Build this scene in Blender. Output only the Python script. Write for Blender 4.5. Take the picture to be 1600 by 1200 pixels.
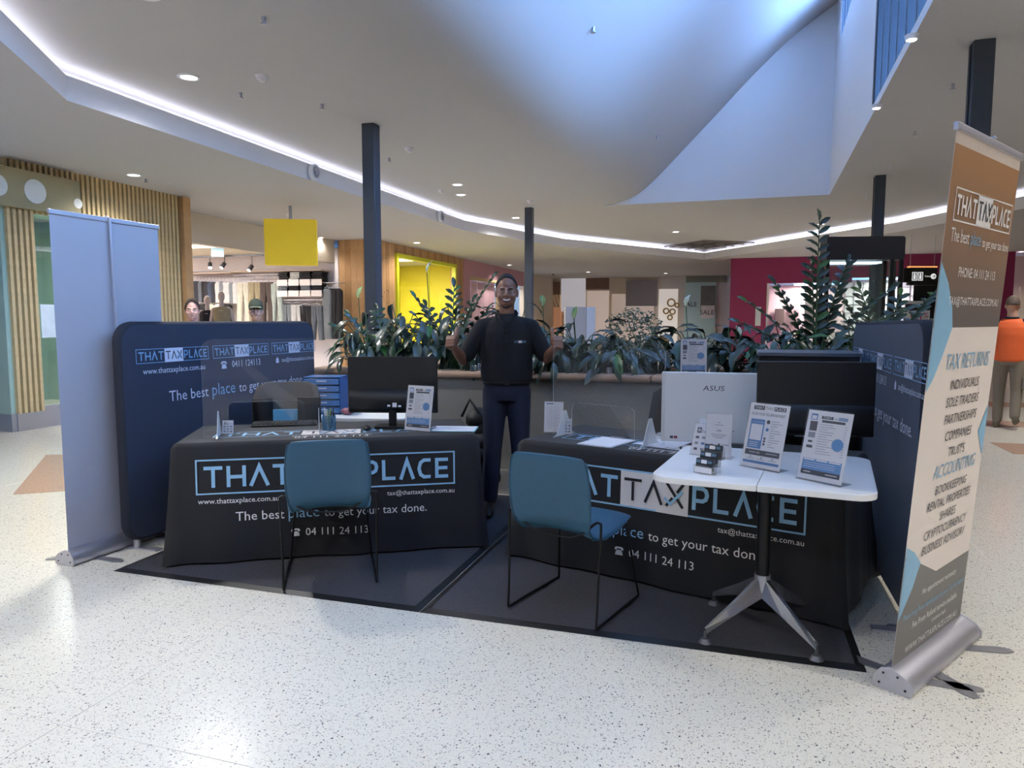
import bpy, bmesh, math, random
from mathutils import Vector, Matrix, Euler
for o in list(bpy.data.objects): bpy.data.objects.remove(o)
R = math.radians
random.seed(7)
SC = bpy.context.scene
COL = SC.collection
# ------------------------------------------------------------------ camera
# world axes: X across the mall (right), Y along the mall, Z up; the photographer stands at the origin
FPX, EYE, YAW, PITCH = 1110.0, 1.5, R(17.5), math.atan(100 / 1110.0)
cd = bpy.data.cameras.new('camera'); cam = bpy.data.objects.new('camera', cd); COL.objects.link(cam)
cd.sensor_fit = 'HORIZONTAL'; cd.sensor_width = 36.0; cd.lens = 36.0 * FPX / 1600.0
cd.clip_start = .05; cd.clip_end = 300
cam.location = (0, 0, EYE); cam.rotation_euler = (math.pi / 2 - PITCH, 0, YAW)
SC.camera = cam
# ------------------------------------------------------------------ world, exposure
wd = bpy.data.worlds.new('sky'); SC.world = wd; wd.use_nodes = True
wn = wd.node_tree.nodes; wn['Background'].inputs[0].default_value = (.25, .48, 1.0, 1); wn['Background'].inputs[1].default_value = 30.0
SC.view_settings.view_transform = 'Standard'; SC.view_settings.look = 'None'
SC.view_settings.gamma = 1.0; SC.view_settings.use_curve_mapping = False
SC.view_settings.exposure = 0.08
LAMP_W = 33.0
# skylight portal in front of the clerestory glass
pl = bpy.data.lights.new('skylight_portal', 'AREA'); pl.shape = 'RECTANGLE'; pl.size = 12.0; pl.size_y = 2.3
pl.cycles.is_portal = True
po = bpy.data.objects.new('skylight_portal', pl); COL.objects.link(po)
po.location = (1.75, 3.9, 5.25); po.rotation_euler = (R(90), 0, R(90))

# ------------------------------------------------------------------ pixel -> place helpers (places are real 3D points)
_c, _s = math.cos(PITCH), math.sin(PITCH); _cy, _sy = math.cos(YAW), math.sin(YAW)
def ray(px, py):
    a = (px - 800) / FPX; b = (600 - py) / FPX
    f, z = _c + b * _s, -_s + b * _c
    return Vector((a * _cy - f * _sy, a * _sy + f * _cy, z))
def gz(px, py, z):
    r = ray(px, py); return Vector((0, 0, EYE)) + r * ((z - EYE) / r.z)
def gx(px, py, x):
    r = ray(px, py); return Vector((0, 0, EYE)) + r * (x / r.x)
def gy(px, py, y):
    r = ray(px, py); return Vector((0, 0, EYE)) + r * (y / r.y)
def gd(px, py, d):
    r = ray(px, py); return Vector((0, 0, EYE)) + r * (d / math.hypot(r.x, r.y) if False else d / (-r.x * _sy + r.y * _cy))

# ------------------------------------------------------------------ materials
def lin(c):
    return tuple((x / 12.92 if x <= .04045 else ((x + .055) / 1.055) ** 2.4) for x in c)
def hexc(h):
    h = h.lstrip('#'); return lin([int(h[i:i + 2], 16) / 255 for i in (0, 2, 4)])
MATS = {}
def mat(name, col, rough=.5, metal=0, var=.08, scale=30, bump=0, bscale=None, emit=0, spec=.5, sheen=0, aniso=None):
    if name in MATS: return MATS[name]
    m = bpy.data.materials.new(name); m.use_nodes = True; MATS[name] = m
    nt = m.node_tree; b = nt.nodes['Principled BSDF']
    if isinstance(col, str): col = hexc(col)
    tc = nt.nodes.new('ShaderNodeTexCoord')
    no = nt.nodes.new('ShaderNodeTexNoise'); no.inputs['Scale'].default_value = scale; no.inputs['Detail'].default_value = 4
    nt.links.new(tc.outputs['Object'], no.inputs['Vector'])
    mx = nt.nodes.new('ShaderNodeMix'); mx.data_type = 'RGBA'
    mx.inputs[6].default_value = (*[c * (1 - var) for c in col], 1); mx.inputs[7].default_value = (*[min(1, c * (1 + var)) for c in col], 1)
    nt.links.new(no.outputs['Fac'], mx.inputs[0]); nt.links.new(mx.outputs[2], b.inputs['Base Color'])
    b.inputs['Roughness'].default_value = rough; b.inputs['Metallic'].default_value = metal
    b.inputs['Specular IOR Level'].default_value = spec
    if sheen: b.inputs['Sheen Weight'].default_value = sheen
    if emit:
        nt.links.new(mx.outputs[2], b.inputs['Emission Color']); b.inputs['Emission Strength'].default_value = emit
    if bump:
        n2 = nt.nodes.new('ShaderNodeTexNoise'); n2.inputs['Scale'].default_value = bscale or scale * 3
        if aniso:
            mp = nt.nodes.new('ShaderNodeMapping'); mp.inputs['Scale'].default_value = aniso
            nt.links.new(tc.outputs['Object'], mp.inputs['Vector']); nt.links.new(mp.outputs[0], n2.inputs['Vector'])
        else: nt.links.new(tc.outputs['Object'], n2.inputs['Vector'])
        bp = nt.nodes.new('ShaderNodeBump'); bp.inputs['Strength'].default_value = bump; bp.inputs['Distance'].default_value = .01
        nt.links.new(n2.outputs['Fac'], bp.inputs['Height']); nt.links.new(bp.outputs[0], b.inputs['Normal'])
    return m
def emat(name, col, s):
    m = bpy.data.materials.new(name); m.use_nodes = True; MATS[name] = m
    nt = m.node_tree; b = nt.nodes['Principled BSDF']
    if isinstance(col, str): col = hexc(col)
    b.inputs['Base Color'].default_value = (*col, 1); b.inputs['Emission Color'].default_value = (*col, 1); b.inputs['Emission Strength'].default_value = s
    return m
def glassmat(name, tint=(1, 1, 1), refl=.06, rough=.02, opac=0.0, oc=(.5, .5, .5), ior=1.45):
    m = bpy.data.materials.new(name); m.use_nodes = True; MATS[name] = m
    nt = m.node_tree; n = nt.nodes; n.remove(n['Principled BSDF']); out = n['Material Output']
    tr = n.new('ShaderNodeBsdfTransparent'); tr.inputs[0].default_value = (*tint, 1)
    gl = n.new('ShaderNodeBsdfGlossy'); gl.inputs['Roughness'].default_value = rough
    fr = n.new('ShaderNodeLayerWeight'); fr.inputs['Blend'].default_value = .5
    pw = n.new('ShaderNodeMath'); pw.operation = 'POWER'; pw.inputs[1].default_value = 4.0; nt.links.new(fr.outputs['Facing'], pw.inputs[0])
    ml = n.new('ShaderNodeMath'); ml.operation = 'MULTIPLY'; ml.inputs[1].default_value = ior - 1.0; nt.links.new(pw.outputs[0], ml.inputs[0])
    ad = n.new('ShaderNodeMath'); ad.operation = 'ADD'; ad.inputs[1].default_value = refl; ad.use_clamp = True; nt.links.new(ml.outputs[0], ad.inputs[0])
    mx = n.new('ShaderNodeMixShader'); nt.links.new(ad.outputs[0], mx.inputs[0]); nt.links.new(tr.outputs[0], mx.inputs[1]); nt.links.new(gl.outputs[0], mx.inputs[2])
    last = mx
    if opac:
        df = n.new('ShaderNodeBsdfDiffuse'); df.inputs[0].default_value = (*oc, 1)
        m2 = n.new('ShaderNodeMixShader'); m2.inputs[0].default_value = opac
        nt.links.new(mx.outputs[0], m2.inputs[1]); nt.links.new(df.outputs[0], m2.inputs[2]); last = m2
    nt.links.new(last.outputs[0], out.inputs[0])
    return m

# ------------------------------------------------------------------ mesh builder
class MB:
    def __init__(s): s.v = []; s.f = []; s.m = []; s.mi = 0; s.sm = []
    def add(s, vs, fs, smooth=False):
        o = len(s.v); s.v += [tuple(v) for v in vs]
        for f in fs: s.f.append([o + i for i in f]); s.m.append(s.mi); s.sm.append(smooth)
        return s
    def box(s, c, d, rz=0, rx=0, ry=0):
        h = [x / 2 for x in d]; M = Matrix.Translation(c) @ Euler((rx, ry, rz)).to_matrix().to_4x4()
        vs = [M @ Vector((x * h[0], y * h[1], z * h[2])) for z in (-1, 1) for x, y in ((-1, -1), (1, -1), (1, 1), (-1, 1))]
        return s.add(vs, [(3, 2, 1, 0), (4, 5, 6, 7), (0, 1, 5, 4), (1, 2, 6, 5), (2, 3, 7, 6), (3, 0, 4, 7)])
    def bx(s, x0, x1, y0, y1, z0, z1):
        return s.box(((x0 + x1) / 2, (y0 + y1) / 2, (z0 + z1) / 2), (abs(x1 - x0), abs(y1 - y0), abs(z1 - z0)))
    def cyl(s, p0, p1, r0, r1=None, n=12, cap=True):
        r1 = r0 if r1 is None else r1; p0 = Vector(p0); p1 = Vector(p1); d = (p1 - p0).normalized()
        a = d.orthogonal().normalized(); b = d.cross(a)
        vs = [p + (a * math.cos(t) + b * math.sin(t)) * r for p, r in ((p0, r0), (p1, r1)) for t in [2 * math.pi * i / n for i in range(n)]]
        fs = [(i, (i + 1) % n, n + (i + 1) % n, n + i) for i in range(n)]
        s.add(vs, fs, True)
        if cap: s.add(vs[:n], [tuple(reversed(range(n)))]); s.add(vs[n:], [tuple(range(n))])
        return s
    def tube(s, pts, r, n=8):
        pts = [Vector(p) for p in pts]; rings = []; d0 = (pts[1] - pts[0]).normalized(); a = d0.orthogonal().normalized()
        for i, p in enumerate(pts):
            d = ((pts[min(i + 1, len(pts) - 1)] - p).normalized() + (p - pts[max(i - 1, 0)]).normalized())
            d = d.normalized() if d.length > 1e-6 else d0
            a = (a - d * a.dot(d)).normalized(); b = d.cross(a)
            rr = r[i] if isinstance(r, (list, tuple)) else r
            rings.append([p + (a * math.cos(t) + b * math.sin(t)) * rr for t in [2 * math.pi * k / n for k in range(n)]])
        return s.loft(rings)
    def loft(s, rings, cap=True, close=True, smooth=True):
        n = len(rings[0]); vs = [v for r in rings for v in r]; fs = []
        for i in range(len(rings) - 1):
            for k in range(n if close else n - 1):
                fs.append((i * n + k, i * n + (k + 1) % n, (i + 1) * n + (k + 1) % n, (i + 1) * n + k))
        s.add(vs, fs, smooth)
        if cap: s.add(rings[0], [tuple(reversed(range(n)))]); s.add(rings[-1], [tuple(range(n))])
        return s
    def prism(s, poly, z0, z1, fn=lambda x, y, z: (x, y, z)):
        n = len(poly); vs = [fn(x, y, z0) for x, y in poly] + [fn(x, y, z1) for x, y in poly]
        return s.add(vs, [tuple(reversed(range(n))), tuple(range(n, 2 * n))] + [(i, (i + 1) % n, n + (i + 1) % n, n + i) for i in range(n)])
    def ell(s, c, r, n=12, m=8, M=None):
        vs = []; fs = []
        for j in range(m + 1):
            ph = math.pi * j / m
            for i in range(n):
                t = 2 * math.pi * i / n
                p = Vector((r[0] * math.sin(ph) * math.cos(t), r[1] * math.sin(ph) * math.sin(t), r[2] * math.cos(ph)))
                if M: p = M @ p
                vs.append(p + Vector(c))
        for j in range(m):
            for i in range(n): fs.append((j * n + i, (j + 1) * n + i, (j + 1) * n + (i + 1) % n, j * n + (i + 1) % n))
        return s.add(vs, fs, True)
    def mesh(s, name, mats):
        me = bpy.data.meshes.new(name); me.from_pydata(s.v, [], s.f)
        for m in (mats if isinstance(mats, (list, tuple)) else [mats]): me.materials.append(m)
        me.polygons.foreach_set('material_index', s.m); me.polygons.foreach_set('use_smooth', s.sm); me.update()
        return me
    def build(s, name, mats, parent=None, loc=None, rz=None, bevel=0):
        o = bpy.data.objects.new(name, s.mesh(name, mats)); COL.objects.link(o)
        if parent: o.parent = parent
        if loc is not None: o.location = loc
        if rz is not None: o.rotation_euler = (0, 0, rz)
        if bevel: bev(o, bevel)
        return o
def bev(o, w, n=2):
    b = o.modifiers.new('bevel', 'BEVEL'); b.width = w; b.segments = n; b.limit_method = 'ANGLE'; b.angle_limit = R(40); return o
def tag(o, label, cat, group=None):
    o['label'] = label; o['category'] = cat
    if group: o['group'] = group
    return o
def thing(name, label, cat, loc=(0, 0, 0), rz=0, group=None):
    o = bpy.data.objects.new(name, None); COL.objects.link(o); o.location = loc; o.rotation_euler = (0, 0, rz); o.empty_display_size = .1
    return tag(o, label, cat, group)
def struct(o): o['kind'] = 'structure'; return o
def dup(o, parent=None, loc=None, rot=None, scale=None):
    c = o.copy(); COL.objects.link(c); c.parent = parent
    if loc is not None: c.location = loc
    if rot is not None: c.rotation_euler = rot
    if scale is not None: c.scale = scale
    return c
def copytree(o, parent=None):
    kids = list(o.children); c = dup(o, parent)
    for k in kids: copytree(k, c)
    return c
def rrect(w, h, r, n=6, cx=0, cy=0):
    out = []
    for sx, sy, a0 in ((1, -1, -90), (1, 1, 0), (-1, 1, 90), (-1, -1, 180)):
        for i in range(n + 1):
            a = R(a0 + 90 * i / n); out.append((cx + sx * (w / 2 - r) + r * math.cos(a), cy + sy * (h / 2 - r) + r * math.sin(a)))
    return out

# ------------------------------------------------------------------ lettering
def text_geo(s, align='CENTER', fit=None, size=None, sq=1.0, shear=0.0):
    cu = bpy.data.curves.new('t', 'FONT'); cu.body = s; cu.align_x = align; cu.size = 1; cu.resolution_u = 2; cu.shear = shear
    ob = bpy.data.objects.new('t', cu); COL.objects.link(ob)
    bpy.context.view_layer.update()
    me = bpy.data.meshes.new_from_object(ob.evaluated_get(bpy.context.evaluated_depsgraph_get()))
    vs = [(v.co.x, v.co.y) for v in me.vertices]; fs = [tuple(p.vertices) for p in me.polygons]
    bpy.data.objects.remove(ob); bpy.data.curves.remove(cu); bpy.data.meshes.remove(me)
    xs = [v[0] for v in vs]; k = (fit / (max(xs) - min(xs))) if fit else size
    x0 = min(xs) if align == 'LEFT' else (max(xs) if align == 'RIGHT' else (min(xs) + max(xs)) / 2)
    return [((x - x0) * k, y * k * sq) for x, y in vs], fs
def put_text(mb, s, x, y, fn, align='CENTER', fit=None, size=None, off=.002, sq=1.0, shear=0.0):
    vs, fs = text_geo(s, align, fit, size, sq, shear)
    mb.add([fn(x + a, y + b, off) for a, b in vs], fs)
def stroke(mb, pts, t, fn, off=.002, closed=False):
    P = [Vector(p) for p in pts]; n = len(P); L = []; Rr = []
    for i in range(n):
        a = P[i - 1] if (i > 0 or closed) else None; b = P[(i + 1) % n] if (i < n - 1 or closed) else None
        d1 = (P[i] - a).normalized() if a is not None else None; d2 = (b - P[i]).normalized() if b is not None else None
        d = (d1 + d2).normalized() if d1 is not None and d2 is not None and (d1 + d2).length > 1e-5 else (d2 or d1)
        nn = Vector((-d.y, d.x)); k = t / 2
        if d1 is not None and d2 is not None:
            c = nn.dot(Vector((-d1.y, d1.x))); k = t / 2 / max(c, .35)
        L.append(P[i] + nn * k); Rr.append(P[i] - nn * k)
    vs = [fn(p.x, p.y, off) for p in L] + [fn(p.x, p.y, off) for p in Rr]
    mb.add(vs, [(n + i, n + (i + 1) % n, (i + 1) % n, i) for i in range(n if closed else n - 1)])
def glyph(ch):
    if ch == 'T': return [[(0, .92), (1, .92)], [(.5, .84), (.5, 0)]]
    if ch == 'H': return [[(.08, 0), (.08, 1)], [(.92, 0), (.92, 1)], [(.16, .48), (.84, .48)]]
    if ch == 'A': return [[(.03, 0), (.5, .93), (.97, 0)]]
    if ch == 'X': return [[(.05, 1), (.95, 0)], [(.95, 1), (.62, .62)], [(.4, .38), (.05, 0)]]
    if ch == 'P': return [[(.08, 0), (.08, .92), (.62, .92), (.82, .84), (.9, .66), (.82, .48), (.62, .4), (.2, .4)]]
    if ch == 'L': return [[(.1, 1), (.1, .08), (.95, .08)]]
    if ch == 'C': return [[(.95, .92), (.45, .92), (.2, .8), (.08, .5), (.2, .2), (.45, .08), (.95, .08)]]
    if ch == 'E': return [[(.95, .92), (.1, .92), (.1, .08), (.95, .08)], [(.18, .5), (.9, .5)]]
def logo(blue, white, dark, x0, x1, y0, y1, fn, off=.002, frame=True):
    """the boxed three-word logo between x0..x1, y0..y1; blue/white/dark are mesh builders"""
    w, h = x1 - x0, y1 - y0; t = h * .045
    if frame: stroke(blue, [(x0 + t / 2, y0 + t / 2), (x1 - t / 2, y0 + t / 2), (x1 - t / 2, y1 - t / 2), (x0 + t / 2, y1 - t / 2)], t, fn, off, True)
    a, b = x0 + w * .365, x0 + w * .62
    nx = 6
    for i in range(nx):
        xa, xb = a + (b - a) * i / nx, a + (b - a) * (i + 1) / nx
        white.add([fn(xa, y0, off), fn(xb, y0, off), fn(xb, y1, off), fn(xa, y1, off)], [(0, 1, 2, 3)])
    def word(mb, s, xa, xb, o, th):
        n = len(s); g = (xb - xa) * .05; cw = (xb - xa - g * (n - 1)) / n
        for i, ch in enumerate(s):
            for st in glyph(ch):
                stroke(mb, [(xa + i * (cw + g) + p[0] * cw, y0 + h * (.2 + .6 * p[1])) for p in st], th, fn, o)
    word(blue, 'THAT', x0 + w * .03, a - w * .012, off, h * .1)
    word(dark, 'TAX', a + w * .015, b - w * .015, off * 1.6, h * .075)
    word(blue, 'PLACE', b + w * .015, x1 - w * .025, off, h * .1)
    cx = b - w * .055
    stroke(blue, [(cx - w * .03, y0 + h * .42), (cx - w * .008, y0 + h * .27), (cx + w * .035, y0 + h * .62)], h * .07, fn, off * 2.2)
def phone_icon(mb, x, y, s, fn, off=.002):
    mb.add([fn(x + a * s, y + b * s, off) for a, b in ((-.5, 0), (.5, 0), (.42, .42), (.2, .62), (-.2, .62), (-.42, .42))], [(0, 1, 2, 3, 4, 5)])
    mb.add([fn(x + a * s, y + b * s, off) for a, b in ((-.55, .6), (-.3, .6), (-.25, .78), (.25, .78), (.3, .6), (.55, .6), (.55, .85), (.35, 1), (-.35, 1), (-.55, .85))], [(0, 1, 2, 9), (2, 3, 7, 8), (3, 4, 5, 6), (2, 8, 9), (3, 6, 7)])
def house_icon(mb, x, y, s, fn, off=.002):
    mb.add([fn(x + a * s, y + b * s, off) for a, b in ((-.4, 0), (.4, 0), (.4, .6), (0, 1), (-.4, .6))], [(0, 1, 2, 3, 4)])
def circ(mb, x, y, r, fn, off=.002, n=20):
    mb.add([fn(x + r * math.cos(2 * math.pi * i / n), y + r * math.sin(2 * math.pi * i / n), off) for i in range(n)], [tuple(range(n))])
def tline(parent, mt, *a, **k):
    m = MB(); put_text(m, *a, **k); return m.build('printed_line', mt, parent)
def logo_parts(parent, mb_, mw_, md_, *a, **k):
    b, w, d = MB(), MB(), MB(); logo(b, w, d, *a, **k)
    b.build('logo_outline_words', mb_, parent); w.build('logo_panel', mw_, parent); d.build('logo_middle_word', md_, parent)
def rect(mb, x0, x1, y0, y1, fn, off=.002):
    mb.add([fn(x0, y0, off), fn(x1, y0, off), fn(x1, y1, off), fn(x0, y1, off)], [(0, 1, 2, 3)])
# ------------------------------------------------------------------ material set
def terrazzo(name, base, dark=1.0):
    m = bpy.data.materials.new(name); m.use_nodes = True; MATS[name] = m
    nt = m.node_tree; n = nt.nodes; b = n['Principled BSDF']; tc = n.new('ShaderNodeTexCoord')
    prev = None; base = hexc(base)
    def chips(scale, thr, keep, cols, prev, seed):
        mp = n.new('ShaderNodeMapping'); mp.inputs['Location'].default_value = (seed, seed * .7, seed * 1.3); mp.inputs['Scale'].default_value = (1, 1.0, 1)
        nt.links.new(tc.outputs['Object'], mp.inputs['Vector'])
        nz = n.new('ShaderNodeTexNoise'); nz.inputs['Scale'].default_value = scale * .9; nz.inputs['Detail'].default_value = 1
        nt.links.new(mp.outputs[0], nz.inputs['Vector'])
        ad = n.new('ShaderNodeMix'); ad.data_type = 'VECTOR'; ad.inputs[0].default_value = .02
        nt.links.new(mp.outputs[0], ad.inputs[4]); nt.links.new(nz.outputs['Color'], ad.inputs[5])
        vo = n.new('ShaderNodeTexVoronoi'); vo.inputs['Scale'].default_value = scale; nt.links.new(ad.outputs[1], vo.inputs['Vector'])
        lt = n.new('ShaderNodeMath'); lt.operation = 'LESS_THAN'; lt.inputs[1].default_value = thr; nt.links.new(vo.outputs['Distance'], lt.inputs[0])
        sp = n.new('ShaderNodeSeparateColor'); nt.links.new(vo.outputs['Color'], sp.inputs[0])
        gt = n.new('ShaderNodeMath'); gt.operation = 'GREATER_THAN'; gt.inputs[1].default_value = keep; nt.links.new(sp.outputs[0], gt.inputs[0])
        mu = n.new('ShaderNodeMath'); mu.operation = 'MULTIPLY'; nt.links.new(lt.outputs[0], mu.inputs[0]); nt.links.new(gt.outputs[0], mu.inputs[1])
        cr = n.new('ShaderNodeValToRGB'); cr.color_ramp.interpolation = 'CONSTANT'
        e = cr.color_ramp.elements; e[0].position = 0; e[0].color = (*hexc(cols[0]), 1); e[1].position = .4; e[1].color = (*hexc(cols[1]), 1)
        for k, cc in enumerate(cols[2:]): x = e.new(.6 + .2 * k); x.color = (*hexc(cc), 1)
        nt.links.new(sp.outputs[1], cr.inputs[0])
        mx = n.new('ShaderNodeMix'); mx.data_type = 'RGBA'; nt.links.new(mu.outputs[0], mx.inputs[0]); nt.links.new(cr.outputs[0], mx.inputs[7])
        if prev is None: mx.inputs[6].default_value = (*base, 1)
        else: nt.links.new(prev, mx.inputs[6])
        return mx.outputs[2]
    o = chips(150, .33, .45, ['#b9b2a6', '#c9c3b8', '#a29c92'], None, 3)
    o = chips(85, .27, .55, ['#8b8782', '#a79f94', '#b8ad9c', '#6d6a68'], o, 11)
    o = chips(70, .22, .66, ['#4a4848', '#6b6866', '#3a3a3c', '#8b857c'], o, 23)
    nt.links.new(o, b.inputs['Base Color']); b.inputs['Roughness'].default_value = .2; b.inputs['Specular IOR Level'].default_value = .45
    return m
FLOOR = terrazzo('terrazzo_floor', '#ddd7c6'); PEACH = terrazzo('terrazzo_peach', '#c09a80'); SKIRT = terrazzo('terrazzo_skirting', '#a9a49b')
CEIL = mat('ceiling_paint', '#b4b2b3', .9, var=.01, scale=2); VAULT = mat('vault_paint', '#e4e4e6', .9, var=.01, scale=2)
FASC = mat('fascia_white', '#e6e4e6', .7, var=.01, scale=3)
STEEL = mat('dark_steel', '#3c434d', .45, .3, var=.1, scale=8)
CREAM = mat('cream_wall', '#cfc3b0', .8, var=.03, scale=3); WHITE = mat('white_wall', '#e4dcdc', .8, var=.02, scale=3)
OAK = mat('oak_slat', '#c9b184', .55, var=.22, scale=14, bump=.1); PINE = mat('pine_plank', '#bd9466', .55, var=.2, scale=7, bump=.08)
PINE2 = mat('pine_plank_dark', '#a97f52', .55, var=.2, scale=7); KNOT = mat('knot', '#6d4a2c', .6)
MINT = mat('mint_panel', '#a6bfb1', .5, var=.04, scale=3); TEAL = mat('teal_interior', '#7f9c93', .6, var=.12, scale=1.5)
MAGENTA = mat('magenta_wall', '#93295a', .5, var=.06, scale=2); PINK = mat('pink_wall', '#c18f9c', .5, var=.06, scale=2)
BROWN = mat('brown_panel', '#7d6158', .6, var=.08, scale=4); YEL = mat('yellow_frame', '#d3d52e', .45, var=.04); YELW = mat('yellow_wall', '#cfc32a', .6, var=.06, scale=2)
METAL = mat('brushed_metal', '#b4b4bc', .35, .8, var=.06, scale=60); ALU = mat('aluminium', '#c0bec4', .35, .7, var=.04, scale=50)
BLACK = mat('black_plastic', '#101012', .4, var=.1); BLACKM = mat('black_metal', '#141416', .35, .4, var=.1); RUB = mat('black_rubber', '#121212', .45, var=.2)
GLASS = glassmat('shop_glass', (.93, .97, .95), .08); ACRY = glassmat('acrylic_sheet', (.97, .97, .97), .05, .03, .035, (.7, .68, .66)); ACED = glassmat('acrylic_edge', (.85, .88, .9), .2, .1, .55, (.85, .88, .9))
SHOPLIT = emat('lit_shop_wall', '#f2e7da', .55); LENS = emat('lamp_lens', (1, .97, .92), 14); COVE = emat('cove_strip', (.86, .88, 1.0), 5.0)

# ------------------------------------------------------------------ floor
mb = MB(); mb.add([(-22, -9, 0), (15, -9, 0), (15, 52, 0), (-22, 52, 0)], [(0, 1, 2, 3)])
floor = struct(mb.build('floor', FLOOR))
def inlay(pts):
    m = MB(); m.prism(pts, 0.0005, .003); return m.build('floor_inlay', PEACH, floor)
def Q(*pp): return [tuple(gz(x, y, 0)[:2]) for x, y in pp]
inlay(Q((20, 773), (245, 758), (245, 708), (72, 711)))
inlay([(3.0, 9.2), (8, 9.2), (8, 10.0), (3.0, 10.0)]); inlay([(3.2, 11.6), (8, 11.6), (8, 12.2), (3.2, 12.2)]); inlay([(3.4, 14.2), (8, 14.2), (8, 15), (3.4, 15)])
for x0, y0, x1, y1 in ((-2.36, -8, -2.36, 3.2), (-9, 1.9, 12, 1.9), (1.55, -8, 1.55, 26), (-6.3, -8, -6.3, 26), (-9, 6.9, -4, 6.9), (2.5, 7.4, 12, 7.4)):
    m = MB(); d = .002
    m.bx(min(x0, x1) - d, max(x0, x1) + d, min(y0, y1) - d, max(y0, y1) + d, 0.0004, .0014); m.build('floor_joint', mat('joint_strip', '#d8d3c6', .4), floor)

# ------------------------------------------------------------------ ceiling with the curved skylight
ZU, ZS = 4.0, 3.62
def rwx(y): return 1.19 + .0325 * y
YF, YN = 15.75, -2.5
ce = MB()
ce.add([(-9, -9, ZU), (-3.2, -9, ZU), (-3.2, 32, ZU), (-9, 32, ZU)], [(3, 2, 1, 0)])
ce.add([(rwx(YN), YN, ZU), (9, YN, ZU), (9, YF, ZU), (rwx(YF), YF, ZU)], [(3, 2, 1, 0)])
ce.add([(-3.2, YF, ZU), (9, YF, ZU), (9, 32, ZU), (-3.2, 32, ZU)], [(3, 2, 1, 0)])
ce.add([(-3.2, -9, ZU), (9, -9, ZU), (9, YN, ZU), (-3.2, YN, ZU)], [(3, 2, 1, 0)])
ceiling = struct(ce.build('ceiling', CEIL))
prof = [(-3.2, 4.0), (-2.8, 4.015), (-2.45, 4.07), (-2.1, 4.22), (-1.75, 4.5), (-1.2, 5.05), (-.6, 5.66), (.2, 6.48), (1.0, 7.2), (1.9, 7.8)]
pp = []
for i in range(len(prof) - 1):       # Catmull-Rom refinement
    p0, p1, p2, p3 = prof[max(i - 1, 0)], prof[i], prof[i + 1], prof[min(i + 2, len(prof) - 1)]
    for k in range(4):
        t = k / 4
        pp.append(tuple(.5 * (2 * p1[j] + (p2[j] - p0[j]) * t + (2 * p0[j] - 5 * p1[j] + 4 * p2[j] - p3[j]) * t * t + (3 * p1[j] - p0[j] - 3 * p2[j] + p3[j]) * t ** 3) for j in (0, 1)))
pp.append(prof[-1])
va = MB(); va.loft([[(x, y, z) for x, z in pp] for y in (YN, 0, 4, 8, 12, YF)], cap=False, close=False)
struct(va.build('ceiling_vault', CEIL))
ew = MB()
for y in (YF, YN):
    n = len(pp)
    for i in range(n - 1):
        if pp[i + 1][0] <= rwx(y) + .3: ew.add([(pp[i][0], y, 4.0), (pp[i + 1][0], y, 4.0), (pp[i + 1][0], y, pp[i + 1][1]), (pp[i][0], y, pp[i][1])], [(0, 1, 2, 3)])
struct(ew.build('wall_skylight_end', VAULT))
YW = 9.84
rw = MB(); rw.add([(rwx(YW), YW, 4.0), (rwx(YF), YF, 4.0), (rwx(YF), YF, 6.6), (rwx(YW), YW, 6.6)], [(0, 1, 2, 3)]); rw.add([(rwx(14.6), 14.6, 6.6), (rwx(YF), YF, 6.6), (rwx(YF), YF, 7.75), (rwx(14.6), 14.6, 7.75)], [(0, 1, 2, 3)]); rw.add([(rwx(YW), YW, 7.45), (rwx(14.6), 14.6, 7.45), (rwx(14.6), 14.6, 7.75), (rwx(YW), YW, 7.75)], [(0, 1, 2, 3)])  # leaves an unseen upper opening, added to light the vault end wall
rw.add([(rwx(YN), YN, 4.0), (rwx(YW), YW, 4.0), (rwx(YW), YW, 4.1), (rwx(YN), YN, 4.1)], [(0, 1, 2, 3)])
rw.add([(rwx(YN), YN, 6.4), (rwx(YW), YW, 6.4), (rwx(YW), YW, 7.75), (rwx(YN), YN, 7.75)], [(0, 1, 2, 3)])  # solid above the glass, shaped out of view to limit sky spill
struct(rw.build('wall_skylight_side', VAULT))
w1 = struct(MB().bx(1.5, 1.52, 9.75, 9.84, 4.1, 6.4).build('window_1', STEEL))
k = 0; y = 9.74
while y > YN:
    m = MB(); m.box((rwx(y) + .1, y, 5.25), (.2, .06, 2.3)); m.build('mullion', STEEL, w1); y -= .5
y = 14.55  # upper window strip added out of view to brighten the vault end wall
while y > YW:
    m = MB(); m.box((rwx(y) + .1, y, 7.03), (.2, .06, .86)); m.build('mullion', STEEL, w1); y -= .5
m = MB(); m.add([(rwx(YN) + .2, YN, 4.1), (rwx(YW) + .2, YW, 4.1), (rwx(YW) + .2, YW, 6.4), (rwx(YN) + .2, YN, 6.4)], [(0, 1, 2, 3)]); m.build('pane', GLASS, w1)

struct(MB().bx(1.75, 4.1, YN - 1, YW + 1.5, 6.4, 6.6).build('sky_block_eave', STEEL)); struct(MB().bx(1.8, 9, YN - 1, YW + 2, 4.02, 4.06).build('bounce_deck', mat('bounce_white', '#d8dade', .7)))  # added unseen: slab blocks high sky, white deck bounces light into the vault
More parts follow.
